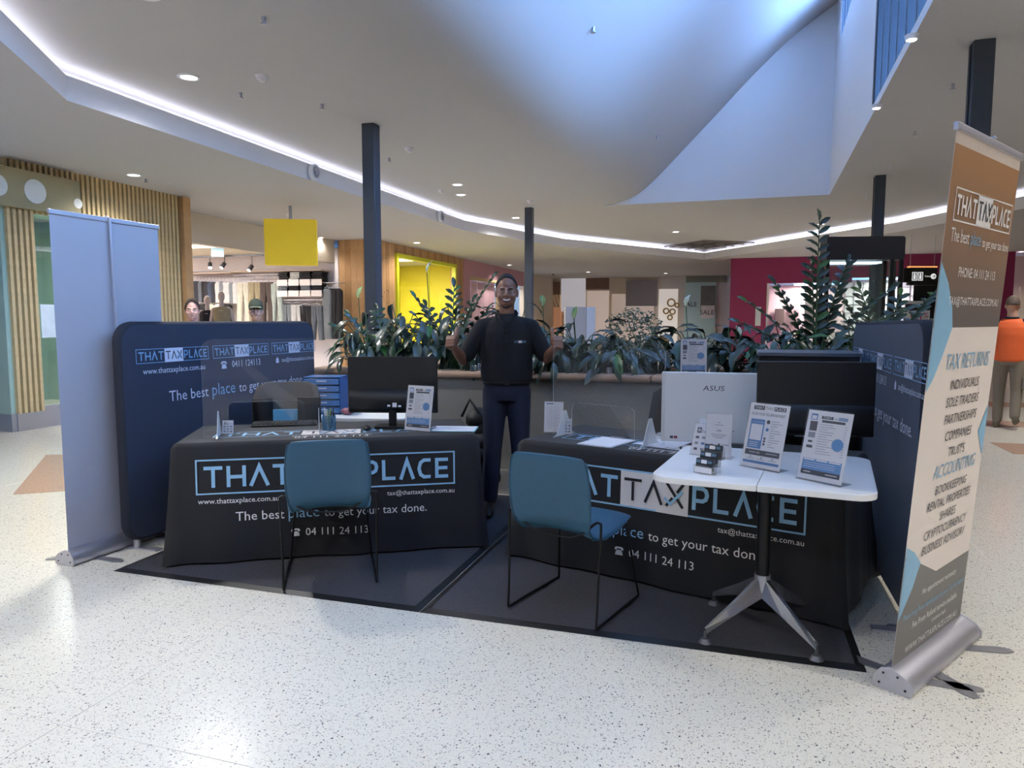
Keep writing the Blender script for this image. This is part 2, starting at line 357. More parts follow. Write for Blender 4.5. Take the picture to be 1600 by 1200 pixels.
# lower soffit round the raised ceiling, its lit fascia and cove
CP = [(-2.67, -9), (-2.67, 0.0), (-6.25, 5.48), (-6.25, 16.0), (-4.88, 20.4), (-1.16, 26.2), (3.62, 19.5), (5.18, 16.1), (6.2, 13.8), (6.2, -9)]
OP = [(-21, -9), (-21, 0), (-21, 5.48), (-21, 16), (-21, 52), (-1.16, 52), (14, 52), (14, 16.1), (14, 13.8), (14, -9)]
so = MB()
for i in range(len(CP) - 1):
    so.add([(*CP[i], ZS), (*OP[i], ZS), (*OP[i + 1], ZS), (*CP[i + 1], ZS)], [(0, 1, 2, 3)])
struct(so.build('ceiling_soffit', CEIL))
def off_poly(d):
    out = []
    for i, p in enumerate(CP):
        ns = []
        for a, b in ((i - 1, i), (i, i + 1)):
            if a < 0 or b >= len(CP): continue
            v = Vector(CP[b]) - Vector(CP[a]); v.normalize(); ns.append(Vector((-v.y, v.x)))
        n = sum(ns, Vector((0, 0))).normalized(); kk = 1 / max(n.dot(ns[0]), .5)
        out.append((p[0] + n.x * d * kk, p[1] + n.y * d * kk))
    return out
O0, O1, O2, O3 = off_poly(0), off_poly(.1), off_poly(.19), off_poly(.3)
for i in range(len(CP) - 1):
    m = MB()
    m.add([(*O0[i], ZS), (*O0[i + 1], ZS), (*O0[i + 1], 3.86), (*O0[i], 3.86), (*O3[i], 3.86), (*O3[i + 1], 3.86), (*O3[i + 1], ZU), (*O3[i], ZU)], [(0, 1, 2, 3), (3, 2, 5, 4), (4, 5, 6, 7)])
    t = struct(m.build('trim_%d' % (i + 1), FASC))
    m = MB(); m.prism([O1[i], O1[i + 1], O2[i + 1], O2[i]], 3.862, 3.885); m.build('cove_light', COVE, t)

# ------------------------------------------------------------------ facades
XF = -9.1
wl = MB(); wl.bx(XF - .5, XF - .14, 7.05, 7.42, 0, ZS); wl.bx(XF - .5, XF - .14, 9.2, 10.15, 0, ZS); wl.bx(XF - .5, XF - .14, 7.42, 9.2, 2.95, ZS)
wall_left = struct(wl.build('wall_left', MINT))
sl = MB().bx(-.055, 0, -.022, .022, .24, ZS).mesh('slat', OAK); sh = MB().bx(-.055, 0, -.022, .022, 2.95, ZS).mesh('slat_short', OAK)
y = 7.08
while y < 10.1:
    o = bpy.data.objects.new('slat', sh if 7.42 < y < 9.2 else sl); COL.objects.link(o); o.parent = wall_left; o.location = (XF - .085, y, 0); y += .083
MB().bx(XF - .16, XF - .1, 7.05, 7.42, 0, .24).build('kick_plate', METAL, wall_left); MB().bx(XF - .16, XF - .1, 9.2, 10.15, 0, .24).build('kick_plate', METAL, wall_left); MB().bx(XF - .2, XF - .13, 7.42, 9.2, 0, .3).build('kick_plate', METAL, wall_left)
MB().bx(XF - .3, XF - .28, 7.42, 9.2, .3, 2.95).build('window_glass', GLASS, wall_left)
MB().bx(XF - .27, XF - .26, 7.6, 7.98, 1.25, 1.72).build('notice_sheet', mat('notice_paper', '#d5dde2', .7, var=.15, scale=9), wall_left); MB().bx(XF - .27, XF - .26, 8.0, 8.3, 1.4, 1.72).build('notice_sheet', mat('notice_paper2', '#dfe4ea', .7, var=.1, scale=9), wall_left)
mw = MB(); mw.bx(-14, XF - .15, 7.0, 7.05, .24, ZS); m_ = struct(mw.build('wall_mint', MINT)); MB().bx(-14, XF - .12, 6.98, 7.06, 0, .24).build('kick_plate', METAL, m_)
MB().bx(-9.75, -9.45, 6.98, 6.99, 1.2, 1.75).build('notice_sheet', MATS['notice_paper'], m_)
tw = MB(); tw.bx(-12.5, -12.4, 7.05, 10.3, 0, ZS); tw.bx(-12.4, -9.6, 10.16, 10.24, 0, ZS); tw.bx(-12.4, -9.3, 7.06, 7.1, 0, ZS); struct(tw.build('wall_teal_room', TEAL))
MB().bx(-12.4, -9.4, 7.1, 10.16, 3.3, 3.34).build('ceiling_teal_room', CEIL)['kind'] = 'structure'
# pine end post of the slat wall
struct(MB().bx(XF - .5, XF - .02, 10.15, 10.32, 0, ZS - .01).build('trim_20', PINE))
# clothing shop shell
ws = MB(); ws.bx(-18, -10.2, 16.9, 17.0, 0, 3.4); struct(ws.build('wall_shop_side', WHITE))
struct(MB().bx(-18.1, -18, 10.3, 17, 0, 3.4).build('wall_shop_back', WHITE)); struct(MB().bx(-18, -9.6, 10.26, 10.32, 0, 3.4).build('wall_shop_near', WHITE))
bk = MB(); bk.bx(-10.5, -10.3, 10.32, 16.9, 3.02, ZS); bk.bx(-18, -10.5, 10.32, 16.9, 3.3, 3.36); struct(bk.build('ceiling_shop', CREAM))
# timber block: separate planks on the face and on the facade beside the yellow window
tb = struct(MB().bx(-10.2, XF - .06, 16.95, 17.1, 0, ZS).build('wall_timber_end', PINE2))
pk = [MB().bx(-.088, .088, -.03, 0, 0, ZS - .005).mesh('plank', PINE), MB().bx(-.088, .088, -.03, 0, 0, ZS - .005).mesh('plank', PINE2)]
for i in range(6):
    o = bpy.data.objects.new('plank', pk[i % 3 == 1]); COL.objects.link(o); o.parent = tb; o.location = (-10.1 + i * .18, 16.95, 0)
tf = MB(); tf.bx(XF - .2, XF - .06, 17.0, 18.1, 0, ZS); tf.bx(XF - .2, XF - .06, 22.55, 23.3, 0, ZS); tf.bx(XF - .2, XF - .06, 18.1, 22.55, 3.36, ZS); tf.bx(XF - .2, XF - .06, 18.1, 22.55, 0, .4)
tfw = struct(tf.build('wall_timber', PINE2))
for i in range(35):
    y = 17.03 + i * .18
    hi = MB(); lo = 0 if (y < 18.05 or y > 22.6) else 3.36
    hi.bx(XF - .06, XF - .03, y, y + .172, lo, ZS - .005); hi.build('plank', PINE if i % 3 else PINE2, tfw)
for i in range(16):
    m = MB(); yy, zz = random.choice([17.1 + .9 * random.random(), 22.6 + .6 * random.random()]), .8 + 2.6 * random.random()
    m.ell((XF - .03, yy, zz), (.004, .02, .026), 8, 5); m.build('knot', KNOT, tfw)
yf = MB(); yf.bx(XF - .1, XF + .04, 18.1, 18.22, .4, 3.36); yf.bx(XF - .1, XF + .04, 22.43, 22.55, .4, 3.36); yf.bx(XF - .1, XF + .04, 18.22, 22.43, 3.25, 3.36); yf.bx(XF - .1, XF + .04, 18.22, 22.43, .4, .5)
win2 = struct(yf.build('window_2', YEL)); MB().bx(XF - .05, XF - .04, 18.22, 22.43, .5, 3.25).build('pane', glassmat('yellow_shop_glass', (.97, .97, .92), .04, ior=1.12), win2); MB().bx(XF - .06, XF - .02, 20.4, 20.44, .5, 3.25).build('glazing_bar', YEL, win2)
yb = MB(); yb.bx(-11.6, -11.5, 17.1, 23.3, 0, 3.4); yb.bx(-11.5, -9.3, 23.2, 23.3, 0, 3.4); struct(yb.build('wall_yellow_room', YELW)); struct(MB().bx(-11.5, -9.3, 17.1, 23.2, 3.4, 3.45).build('ceiling_yellow_room', CEIL)); struct(MB().bx(-11.5, -9.3, 17.1, 17.15, 0, 3.4).build('wall_yellow_room_near', WHITE))
# pink shop front
pw = MB(); pw.bx(XF - .2, XF, 23.3, 23.9, 0, ZS); pw.bx(XF - .2, XF, 27.4, 28.6, 0, ZS); pw.bx(XF - .2, XF, 23.9, 27.4, 3.0, ZS); pw.bx(XF - .2, XF, 28.6, 30.6, 3.0, ZS)
pkw = struct(pw.build('wall_pink', PINK))
PKG = mat('pink_panel', '#e2b9c4', .35, var=.05, scale=3)
for i in range(5): MB().bx(XF - .3, XF - .25, 23.95 + i * .68, 24.6 + i * .68, .05, 2.95).build('shop_panel', PKG, pkw)
MB().bx(XF - .2, XF + .05, 27.3, 27.42, 0, 3.0).build('door_jamb', OAK, pkw); MB().bx(XF - .2, XF + .05, 23.9, 27.42, 2.95, 3.05).build('door_head', OAK, pkw)
MB().bx(-10.6, -10.5, 28.6, 30.6, 0, 3).build('back_wall', WHITE, pkw)
struct(MB().bx(XF - .2, XF, 30.6, 36, 0, ZS).build('wall_cream_return', CREAM))
# far cream shops across the end of the mall
YE = 36
fw = MB(); fw.bx(-22, 2.5, YE + .05, YE + .3, 0, ZS)
far = struct(fw.build('wall_far', CREAM))
def fpan(x0, x1, z0, z1, m, name='shop_panel', d=.06): return MB().bx(x0, x1, YE - d, YE + .04, z0, z1).build(name, m, far)
def px(x, y): p = gy(x, y, YE); return p.x, p.z
fpan(px(845, 0)[0], px(878, 0)[0], 1.2, px(0, 455)[1], BROWN); fpan(px(920, 0)[0], px(957, 0)[0], px(0, 464)[1], px(0, 446)[1], BROWN)
fpan(px(857, 0)[0], px(880, 0)[0], .3, px(0, 470)[1], emat('glow_arch', '#cdb592', .4), 'arch_panel'); fpan(px(868, 0)[0], px(880, 0)[0], .9, px(0, 485)[1], emat('glow_shelf', '#c08a6a', .35), 'shelf_panel', .1)  # these far panels glow by themselves in place of lit shop interiors
fpan(px(880, 0)[0], px(919, 0)[0], px(0, 490)[1], px(0, 450)[1], emat('glow_white', '#d2d0d8', .4), 'white_panel'); fpan(px(922, 0)[0], px(957, 0)[0], .5, px(0, 466)[1], emat('glow_pink_shop', '#cdbab0', .45), 'glow_panel')
fpan(px(962, 0)[0], px(1030, 0)[0], .3, px(0, 470)[1], emat('glow_cafe', '#c2b0a2', .4), 'glow_panel'); fpan(px(962, 0)[0], px(1070, 0)[0], px(0, 452)[1], px(0, 438)[1], mat('cream_fascia', '#c9b7a2', .7), 'fascia_panel'); fpan(px(985, 0)[0], px(1035, 0)[0], px(0, 484)[1], px(0, 455)[1], mat('grey_fascia', '#8f8480', .6), 'sign_panel', .12)
lw = fpan(px(1038, 0)[0], px(1069, 0)[0], .3, px(0, 465)[1], emat('glow_mirror_wall', '#d9cfc2', .5), 'mirror_wall')  # self-glowing flat panel instead of a lit wall
for cx, cy, r in ((1049, 473, 6.5), (1041, 486, 5), (1051, 487, 5), (1058, 477, 4), (1047, 496, 4.5)):
    x, z = px(cx, cy); rr = r * 36 / FPX
    m = MB(); n = 16; m.loft([[(x + (rr + a) * math.cos(2 * math.pi * i / n), YE - .09 + b, z + (rr + a) * math.sin(2 * math.pi * i / n)) for i in range(n)] for a, b in ((0, 0), (-.07, -.02), (-.07, .02), (0, .02))], cap=False); m.build('round_frame', mat('gold_frame', '#a98a4e', .4, .3), far)
x0 = px(1080, 0)[0]; x1 = px(1131, 0)[0]
fpan(x0, x1, .2, px(0, 450)[1], mat('mint_shop_glass', '#b9d2c6', .3, var=.1, scale=1), 'mint_window')
fpan(px(1106, 0)[0], px(1130, 0)[0], px(0, 492)[1], px(0, 462)[1], mat('window_poster', '#6f7060', .5, var=.4, scale=1.5), 'poster', .075)
fpan(px(1082, 0)[0], px(1146, 0)[0], px(0, 458)[1], px(0, 428)[1], mat('shop_sign_blue', '#7a7a68', .5, var=.35, scale=.6), 'sign_panel', .3)
sfn = lambda x, y, o: (x, YE - .08 - o, y)
DKT = mat('dark_lettering', '#33302e', .6)
m = MB(); put_text(m, 'SALE', px(1089, 0)[0], px(0, 485)[1], sfn, fit=20 * 36 / FPX, off=.05); put_text(m, 'SALE', px(1117, 0)[0], px(0, 494)[1], sfn, fit=20 * 36 / FPX, off=.12); m.build('sale_lettering', DKT, far)
fpan(px(1107, 0)[0], px(1129, 0)[0], px(0, 498)[1], px(0, 484)[1], mat('sale_card', '#e6ded2', .7), 'sale_card', .13)
# magenta end wall
YM = 26.0
mg = MB(); mg.bx(-.25, .95, YM, YM + .3, 0, ZS); mg.bx(.95, 3.6, YM, YM + .3, 2.75, ZS); mg.bx(3.6, 5.9, YM, YM + .3, 2.9, ZS); mg.bx(5.9, 8.2, YM, YM + .3, 0, ZS); mg.bx(-.25, -.2, YM + .3, YE, 0, ZS)
mag = struct(mg.build('wall_magenta', MAGENTA))
MB().bx(.95, 3.6, YM + 1.6, YM + 1.7, 0, 2.75).build('lit_back_wall', mat('blush_wall', '#e8cfd2', .7), mag); MB().bx(3.6, 5.9, YM + 1.6, YM + 1.7, 0, 2.9).build('lit_tile_wall', mat('pale_tiles', '#d9dade', .35), mag)
for i in range(8): MB().bx(3.6 + i * .29, 3.62 + i * .29, YM + 1.56, YM + 1.6, .2, 2.8).build('tile_joint', mat('grey_joint', '#8f9096', .5), mag)
for i in range(9): MB().bx(3.6, 5.9, YM + 1.56, YM + 1.6, .3 + i * .29, .315 + i * .29).build('tile_joint', MATS['grey_joint'], mag)
MB().bx(.95, 1.02, YM - .03, YM + .1, 0, 2.75).build('shop_jamb', WHITE, mag); MB().bx(.6, .78, YM - .04, YM, 1.3, 1.95).build('notice_sheet', MATS['notice_paper2'], mag)
MB().bx(5.35, 6.35, YM - .35, YM - .02, 0, 2.95).build('black_portal', mat('gloss_black', '#0c0c0d', .15), mag)
m = MB(); m.bx(1.5, 3.3, YM + 1.0, YM + 1.3, 0, 1.1); m.build('shop_counter', WHITE, mag)
for i in range(4): MB().bx(1.3 + i * .5, 1.6 + i * .5, YM + 1.2, YM + 1.5, 1.3 + .3 * (i % 2), 1.9 + .2 * (i % 3)).build('display_box', mat('display_%d' % i, ('#6b5a58', '#b98a92', '#3c3838', '#a77f70')[i], .6), mag)
# right and rear enclosure
struct(MB().bx(8.2, 14, 28, 28.3, 0, ZS).build('wall_right_far', CREAM)); struct(MB().bx(13, 13.3, -9, 28, 0, ZS).build('wall_right', CREAM)); struct(MB().bx(-22, 14, -9.3, -9, 0, 4.05).build('wall_rear', WHITE)); struct(MB().bx(-20.3, -20, -9, 7, 0, ZS).build('wall_left_near', CREAM)); struct(MB().bx(-20.3, -20, 28, 52, 0, ZS).build('wall_left_far', CREAM))
m = MB(); m.bx(9.0, 12.6, 27.9, 28, 0, 2.6); m.build('door_1', mat('beige_door', '#c8bda6', .6))['kind'] = 'structure'
# ------------------------------------------------------------------ posts
def post(px_, py_, w, lab):
    p = gz(px_, py_, ZU); t = thing('steel_post', lab, 'post', (p.x, p.y, 0), 0, 'dark steel ceiling posts')
    MB().bx(-w / 2, w / 2, -w / 2, w / 2, 0, ZU).build('shaft', STEEL, t, bevel=.006)
    MB().bx(-w / 2 - .012, -w / 2, -.02, .02, .02, ZU - .02).build('cover_strip', mat('steel_strip', '#2b3038', .5, .3), t); MB().bx(-w / 2 - .03, w / 2 + .03, -w / 2 - .03, w / 2 + .03, 0, .02).build('base_plate', STEEL, t)
    return t
post(579, 195, .17, 'dark grey steel post rising behind the left plants beside the timber wall')
post(827, 325, .17, 'slim dark steel post rising behind the man in the black polo shirt')
post(1375, 275, .17, 'dark steel post behind the black-topped glass kiosk')
post(1535, 66, .17, 'dark steel post whose top shows above the tall brown and white banner')

# ------------------------------------------------------------------ downlights (the mall's lamps, plus some added to light the booth)
ring = MB(); n = 20
ring.loft([[(r_ * math.cos(2 * math.pi * i / n), r_ * math.sin(2 * math.pi * i / n), z) for i in range(n)] for r_, z in ((.115, 0), (.11, -.012), (.085, -.012), (.08, .0))], cap=False)
RING = ring.mesh('trim_ring', FASC); le = MB(); le.prism([(.08 * math.cos(2 * math.pi * i / n), .08 * math.sin(2 * math.pi * i / n)) for i in range(n)], -.006, -.003); LENSM = le.mesh('lens', LENS)
LD = bpy.data.lights.new('downlight', 'SPOT'); LD.energy = LAMP_W * 4; LD.spot_size = R(140); LD.spot_blend = .8; LD.shadow_soft_size = .09; LD.color = (1, .96, .91)
LU = bpy.data.lights.new('downlight_main', 'SPOT'); LU.energy = LAMP_W * 11; LU.spot_size = R(150); LU.spot_blend = .9; LU.shadow_soft_size = .12; LU.color = (1, .97, .94)
def downlight(x, y, z, lab, data=None, grp='recessed ceiling downlights'):
    t = thing('downlight', lab, 'ceiling light', (x, y, z), 0, grp)
    for nm, me in (('trim_ring', RING), ('lens', LENSM)):
        o = bpy.data.objects.new(nm, me); COL.objects.link(o); o.parent = t
    l = bpy.data.objects.new('lamp', data or LD); COL.objects.link(l); l.parent = t; l.location = (0, 0, -.05)
    return t
for a, b, lab in ((295, 120, 'round downlight in the upper ceiling at the left, largest in view'), (720, 304, 'bright downlight in the upper ceiling right of the left post'), (806, 340, 'small downlight in the ceiling just left of the middle post top'), (877, 371, 'downlight right of the middle post, above the far cove'), (914, 386, 'smaller downlight right of the middle post, nearer the far cove'), (1056, 362, 'downlight in the ceiling above the dark vent grille'), (1283, 350, 'downlight in the ceiling left of the kiosk post'), (1475, 341, 'downlight in the ceiling left of the tall brown banner')):
    p = gz(a, b, ZU); downlight(p.x, p.y, ZU, lab, LU)
for a, b, lab in ((209, 273, 'wide downlight in the lower soffit over the slatted shopfront'), (346, 342, 'downlight in the soffit at the clothing shop entrance'), (500, 371, 'downlight in the soffit right of the yellow square sign'), (651, 379, 'downlight in the soffit over the yellow-framed window'), (796, 414, 'downlight in the soffit over the pink shopfront'), (919, 425, 'downlight in the far soffit above the cream shops'), (1040, 427, 'downlight in the far soffit over the ring mirrors, upper of a pair'), (1037, 434, 'downlight in the far soffit over the ring mirrors, lower of a pair'), (1596, 393, 'downlight in the soffit at the right edge above the man in orange')):
    p = gz(a, b, ZS); downlight(p.x, p.y, ZS, lab)
for x, y in ((-4.6, 1.2), (-1.9, -1.2), (-.6, -4.8), (2.6, -4.8), (2.6, -1.2), (3.6, 2.4), (3.8, 5.4), (-4.4, 4.6), (4.2, 10.5), (-5.0, 12.5)):  # extra lamps at the mall spacing, put in to light the booth front
    if x < -2.67 - (y if y > 0 else 0) * .655: z = ZS
    else: z = ZU
    downlight(x, y, z, 'recessed downlight in the ceiling outside the view of the booth', LU)
for a, b, lab in ((1405, 57, 'small upright light on the edge of the skylight, nearer one'), (1355, 165, 'small upright light on the edge of the skylight, farther one')):
    p = gz(a, b, ZU); t = thing('edge_light', lab, 'light', (p.x + .1, p.y, ZU)); MB().cyl((0, 0, -.04), (0, 0, 0), .05, .06).build('housing', FASC, t); MB().cyl((0, 0, -.046), (0, 0, -.04), .035, .04).build('lens', LENS, t)
# ceiling fittings
def fit(px_, py_, z, kind, lab):
    if z > ZU:
        for _ in range(30):
            q = gz(px_, py_, z); z = next((a[1] + (b[1] - a[1]) * (q.x - a[0]) / (b[0] - a[0]) for a, b in zip(pp, pp[1:]) if a[0] <= q.x <= b[0]), ZU)
    p = gz(px_, py_, z); t = thing(kind, lab, 'ceiling fitting', (p.x, p.y, z), 0, 'small ceiling fittings')
    if kind == 'sprinkler': MB().cyl((0, 0, -.05), (0, 0, 0), .012, .02, 8).build('stem', METAL, t); MB().cyl((0, 0, -.06), (0, 0, -.05), .028, .028, 10).build('deflector', METAL, t)
    elif kind == 'smoke_detector': MB().cyl((0, 0, -.035), (0, 0, 0), .055, .07, 14).build('base', FASC, t); MB().cyl((0, 0, -.06), (0, 0, -.035), .03, .04, 12).build('sensor', WHITE, t)
    elif kind == 'dome_camera': MB().cyl((0, 0, -.03), (0, 0, 0), .07, .07, 14).build('base', FASC, t); MB().ell((0, 0, -.03), (.055, .055, .06)).build('dome', BLACK, t)
for a, b, z, k, lab in ((412, 27, ZU, 'sprinkler', 'tiny sprinkler high in the ceiling near the top edge'), (409, 118, ZU, 'smoke_detector', 'round smoke detector right of the large left downlight'), (376, 145, ZU, 'sprinkler', 'sprinkler below the smoke detector in the left ceiling'), (503, 163, ZU, 'sprinkler', 'sprinkler left of the left post top'), (639, 231, ZU, 'smoke_detector', 'smoke detector right of the left post'), (608, 247, ZU, 'sprinkler', 'sprinkler close to the left post'), (690, 297, ZU, 'smoke_detector', 'smoke detector beside the bright middle downlight'), (927, 42, ZU + .35, 'sprinkler', 'sprinkler on the curved ceiling near the top'), (1028, 212, ZU + .3, 'sprinkler', 'sprinkler on the curved ceiling left of the skylight'), (828, 313, ZU, 'smoke_detector', 'detector plate at the top of the middle post'), (1489, 131, ZU, 'sprinkler', 'sprinkler right of the skylight'), (1430, 205, ZU, 'sprinkler', 'sprinkler below the skylight right edge'), (1391, 257, ZU, 'sprinkler', 'sprinkler above the kiosk post'), (1352, 306, ZU, 'sprinkler', 'sprinkler left of the kiosk post'), (451, 335, ZS, 'smoke_detector', 'square detector above the yellow sign'), (228, 280, ZS, 'sprinkler', 'sprinkler beside the soffit downlight over the slats'), (864, 427, ZS, 'dome_camera', 'black dome camera under the soffit right of the middle post'), (1009, 438, ZS, 'dome_camera', 'black dome camera under the far soffit by the cream shops')):
    fit(a, b, z, k, lab)
# round air nozzles in the fascia
for a, b, lab in ((85, 150, 'large round air nozzle in the lit fascia at the far left'), (488, 281, 'round air nozzle in the lit fascia left of the left post'), (686, 344, 'round air nozzle in the lit fascia right of the left post'), (797, 379, 'smallest round air nozzle in the fascia near the middle post')):
    p = gx(a, b, -6.24) if a > 100 else gz(85, 158, 3.7)
    t = thing('air_nozzle', lab, 'air nozzle', (p.x + .01, p.y, 3.74), R(0) if a > 100 else R(33), 'round air nozzles in the fascia')
    for r0, nm in ((.12, 'outer_ring'), (.08, 'inner_ring')):
        m = MB(); m.loft([[(d, q * math.cos(2 * math.pi * i / 20), q * math.sin(2 * math.pi * i / 20)) for i in range(20)] for q, d in ((r0, 0), (r0, .06), (r0 * .85, .075), (r0 * .62, .02))], cap=False); m.build(nm, FASC if r0 > .1 else METAL, t)
    MB().cyl((0, 0, 0), (.03, 0, 0), .04, .03).build('throat', mat('nozzle_grey', '#77757a', .5), t)
# dark ceiling vent
a, b, c_, d = [gz(x, y, ZU) for x, y in ((1007, 389), (1100, 375), (1202, 379), (1100, 393))]
vt = thing('ceiling_vent', 'dark rectangular vent grille in the far ceiling above the cove', 'vent', (0, 0, 0))
m = MB(); m.add([(p.x, p.y, ZU - .004) for p in (a, b, c_, d)], [(3, 2, 1, 0)]); m.build('backing', mat('vent_dark', '#3a3534', .7), vt)
for i in range(7):
    t = i / 6
    for p, q in ((a.lerp(b, t), d.lerp(c_, t)), (a.lerp(d, t), b.lerp(c_, t))):
        m = MB(); m.cyl((p.x, p.y, ZU - .015), (q.x, q.y, ZU - .015), .03, n=4); m.build('blade', mat('vent_blade', '#6f6663', .6), vt)
# flat glowing wedge in place of a farther lit cove recess, exit sign
pa = [gz(x, y, ZS - .01) for x, y in ((872, 440), (928, 438), (872, 445))]
t = thing('cove_glow_wedge', 'bright wedge-shaped ceiling light beyond the middle post', 'ceiling light', (0, 0, 0)); m = MB(); m.prism([(p.x, p.y) for p in pa], ZS - .03, ZS - .005); m.build('diffuser', emat('wedge_glow', (.9, .9, 1), .9), t)

# ------------------------------------------------------------------ floor mats
RIB = bpy.data.materials.new('ribbed_mat'); RIB.use_nodes = True
nt = RIB.node_tree; b_ = nt.nodes['Principled BSDF']; tc = nt.nodes.new('ShaderNodeTexCoord'); ck = nt.nodes.new('ShaderNodeTexBrick'); ck.inputs['Scale'].default_value = 26; ck.inputs['Color1'].default_value = (*hexc('#4b4a4f'), 1); ck.inputs['Color2'].default_value = (*hexc('#434247'), 1); ck.inputs['Mortar'].default_value = (*hexc('#29282c'), 1); ck.inputs['Mortar Size'].default_value = .06; ck.inputs['Brick Width'].default_value = .5; ck.inputs['Row Height'].default_value = .25
nt.links.new(tc.outputs['Object'], ck.inputs['Vector']); nt.links.new(ck.outputs['Color'], b_.inputs['Base Color']); b_.inputs['Roughness'].default_value = .95
bp = nt.nodes.new('ShaderNodeBump'); bp.inputs['Strength'].default_value = .6; bp.inputs['Distance'].default_value = .004; nt.links.new(ck.outputs['Fac'], bp.inputs['Height']); bp.invert = True; nt.links.new(bp.outputs[0], b_.inputs['Normal'])
for x0, x1, lab in ((-3.53, -1.5215, 'charcoal ribbed floor mat with black rubber edge under the left table'), (-1.5185, .57, 'charcoal ribbed floor mat with black rubber edge under the right and white tables')):
    cx = (x0 + x1) / 2; t = thing('floor_mat', lab, 'mat', (cx, 4.46, 0)); hw, hd = (x1 - x0) / 2, 1.23
    MB().bx(-hw + .035, hw - .035, -hd + .035, hd - .03, .003, .011).build('carpet', RIB, t)
    m = MB()
    for r_ in (((-hw, -hd), (hw, -hd), (hw - .04, -hd + .04), (-hw + .04, -hd + .04)), ((-hw, hd), (-hw, -hd), (-hw + .04, -hd + .04), (-hw + .04, hd - .04)), ((hw, -hd), (hw, hd), (hw - .04, hd - .04), (hw - .04, -hd + .04)), ((hw, hd), (-hw, hd), (-hw + .04, hd - .04), (hw - .04, hd - .04))):
        m.add([(*r_[0], .001), (*r_[1], .001), (*r_[2], .013), (*r_[3], .013)], [(0, 1, 2, 3)])
    m.build('rubber_border', RUB, t)

# ------------------------------------------------------------------ planter box
PX0, PX1, PY0, PY1, PZ = -3.75, 1.42, 5.72, 7.3, 1.06
pt = thing('planter', 'long grey rendered planter with tan stone cap behind the booth', 'planter', ((PX0 + PX1) / 2, PY0, 0))
ox, oy = (PX0 + PX1) / 2, PY0; hx = (PX1 - PX0) / 2; dy = PY1 - PY0
STUC = mat('grey_render', '#8d887f', .9, var=.06, scale=40, bump=.5, bscale=120); GRAN = mat('tan_granite', '#b5957a', .35, var=.28, scale=130)
m = MB(); m.bx(-hx, hx, .03, .16, .2, PZ - .06); m.bx(-hx, hx, dy - .15, dy, .0, PZ - .06); m.bx(-hx, -hx + .15, .15, dy - .15, 0, PZ - .06); m.bx(hx - .15, hx, .15, dy - .15, 0, PZ - .06); m.build('wall', STUC, pt)
MB().bx(-hx, hx, 0, .05, 0, .2).build('terrazzo_skirting', SKIRT, pt)
MB().bx(-hx, hx, .005, .035, .2, .215).build('skirting_cap', mat('skirting_trim', '#a39d92', .5), pt)
for x0, x1, y0, y1 in ((-hx - .03, hx + .03, -.02, .24), (-hx - .03, hx + .03, dy - .2, dy + .03)):
    n = 5; L = (x1 - x0) / n
    for i in range(n):
        if y0 > 0 and i > 0 and False: continue
        MB().bx(x0 + i * L + .001, x0 + (i + 1) * L - .001, y0, y1, PZ - .06, PZ).build('cap_stone', GRAN, pt, bevel=.022)
MB().bx(-hx + .15, hx - .15, .2, dy - .15, PZ - .2, PZ - .1).build('soil', mat('soil', '#2b2520', .95, var=.4, scale=60, bump=1), pt)
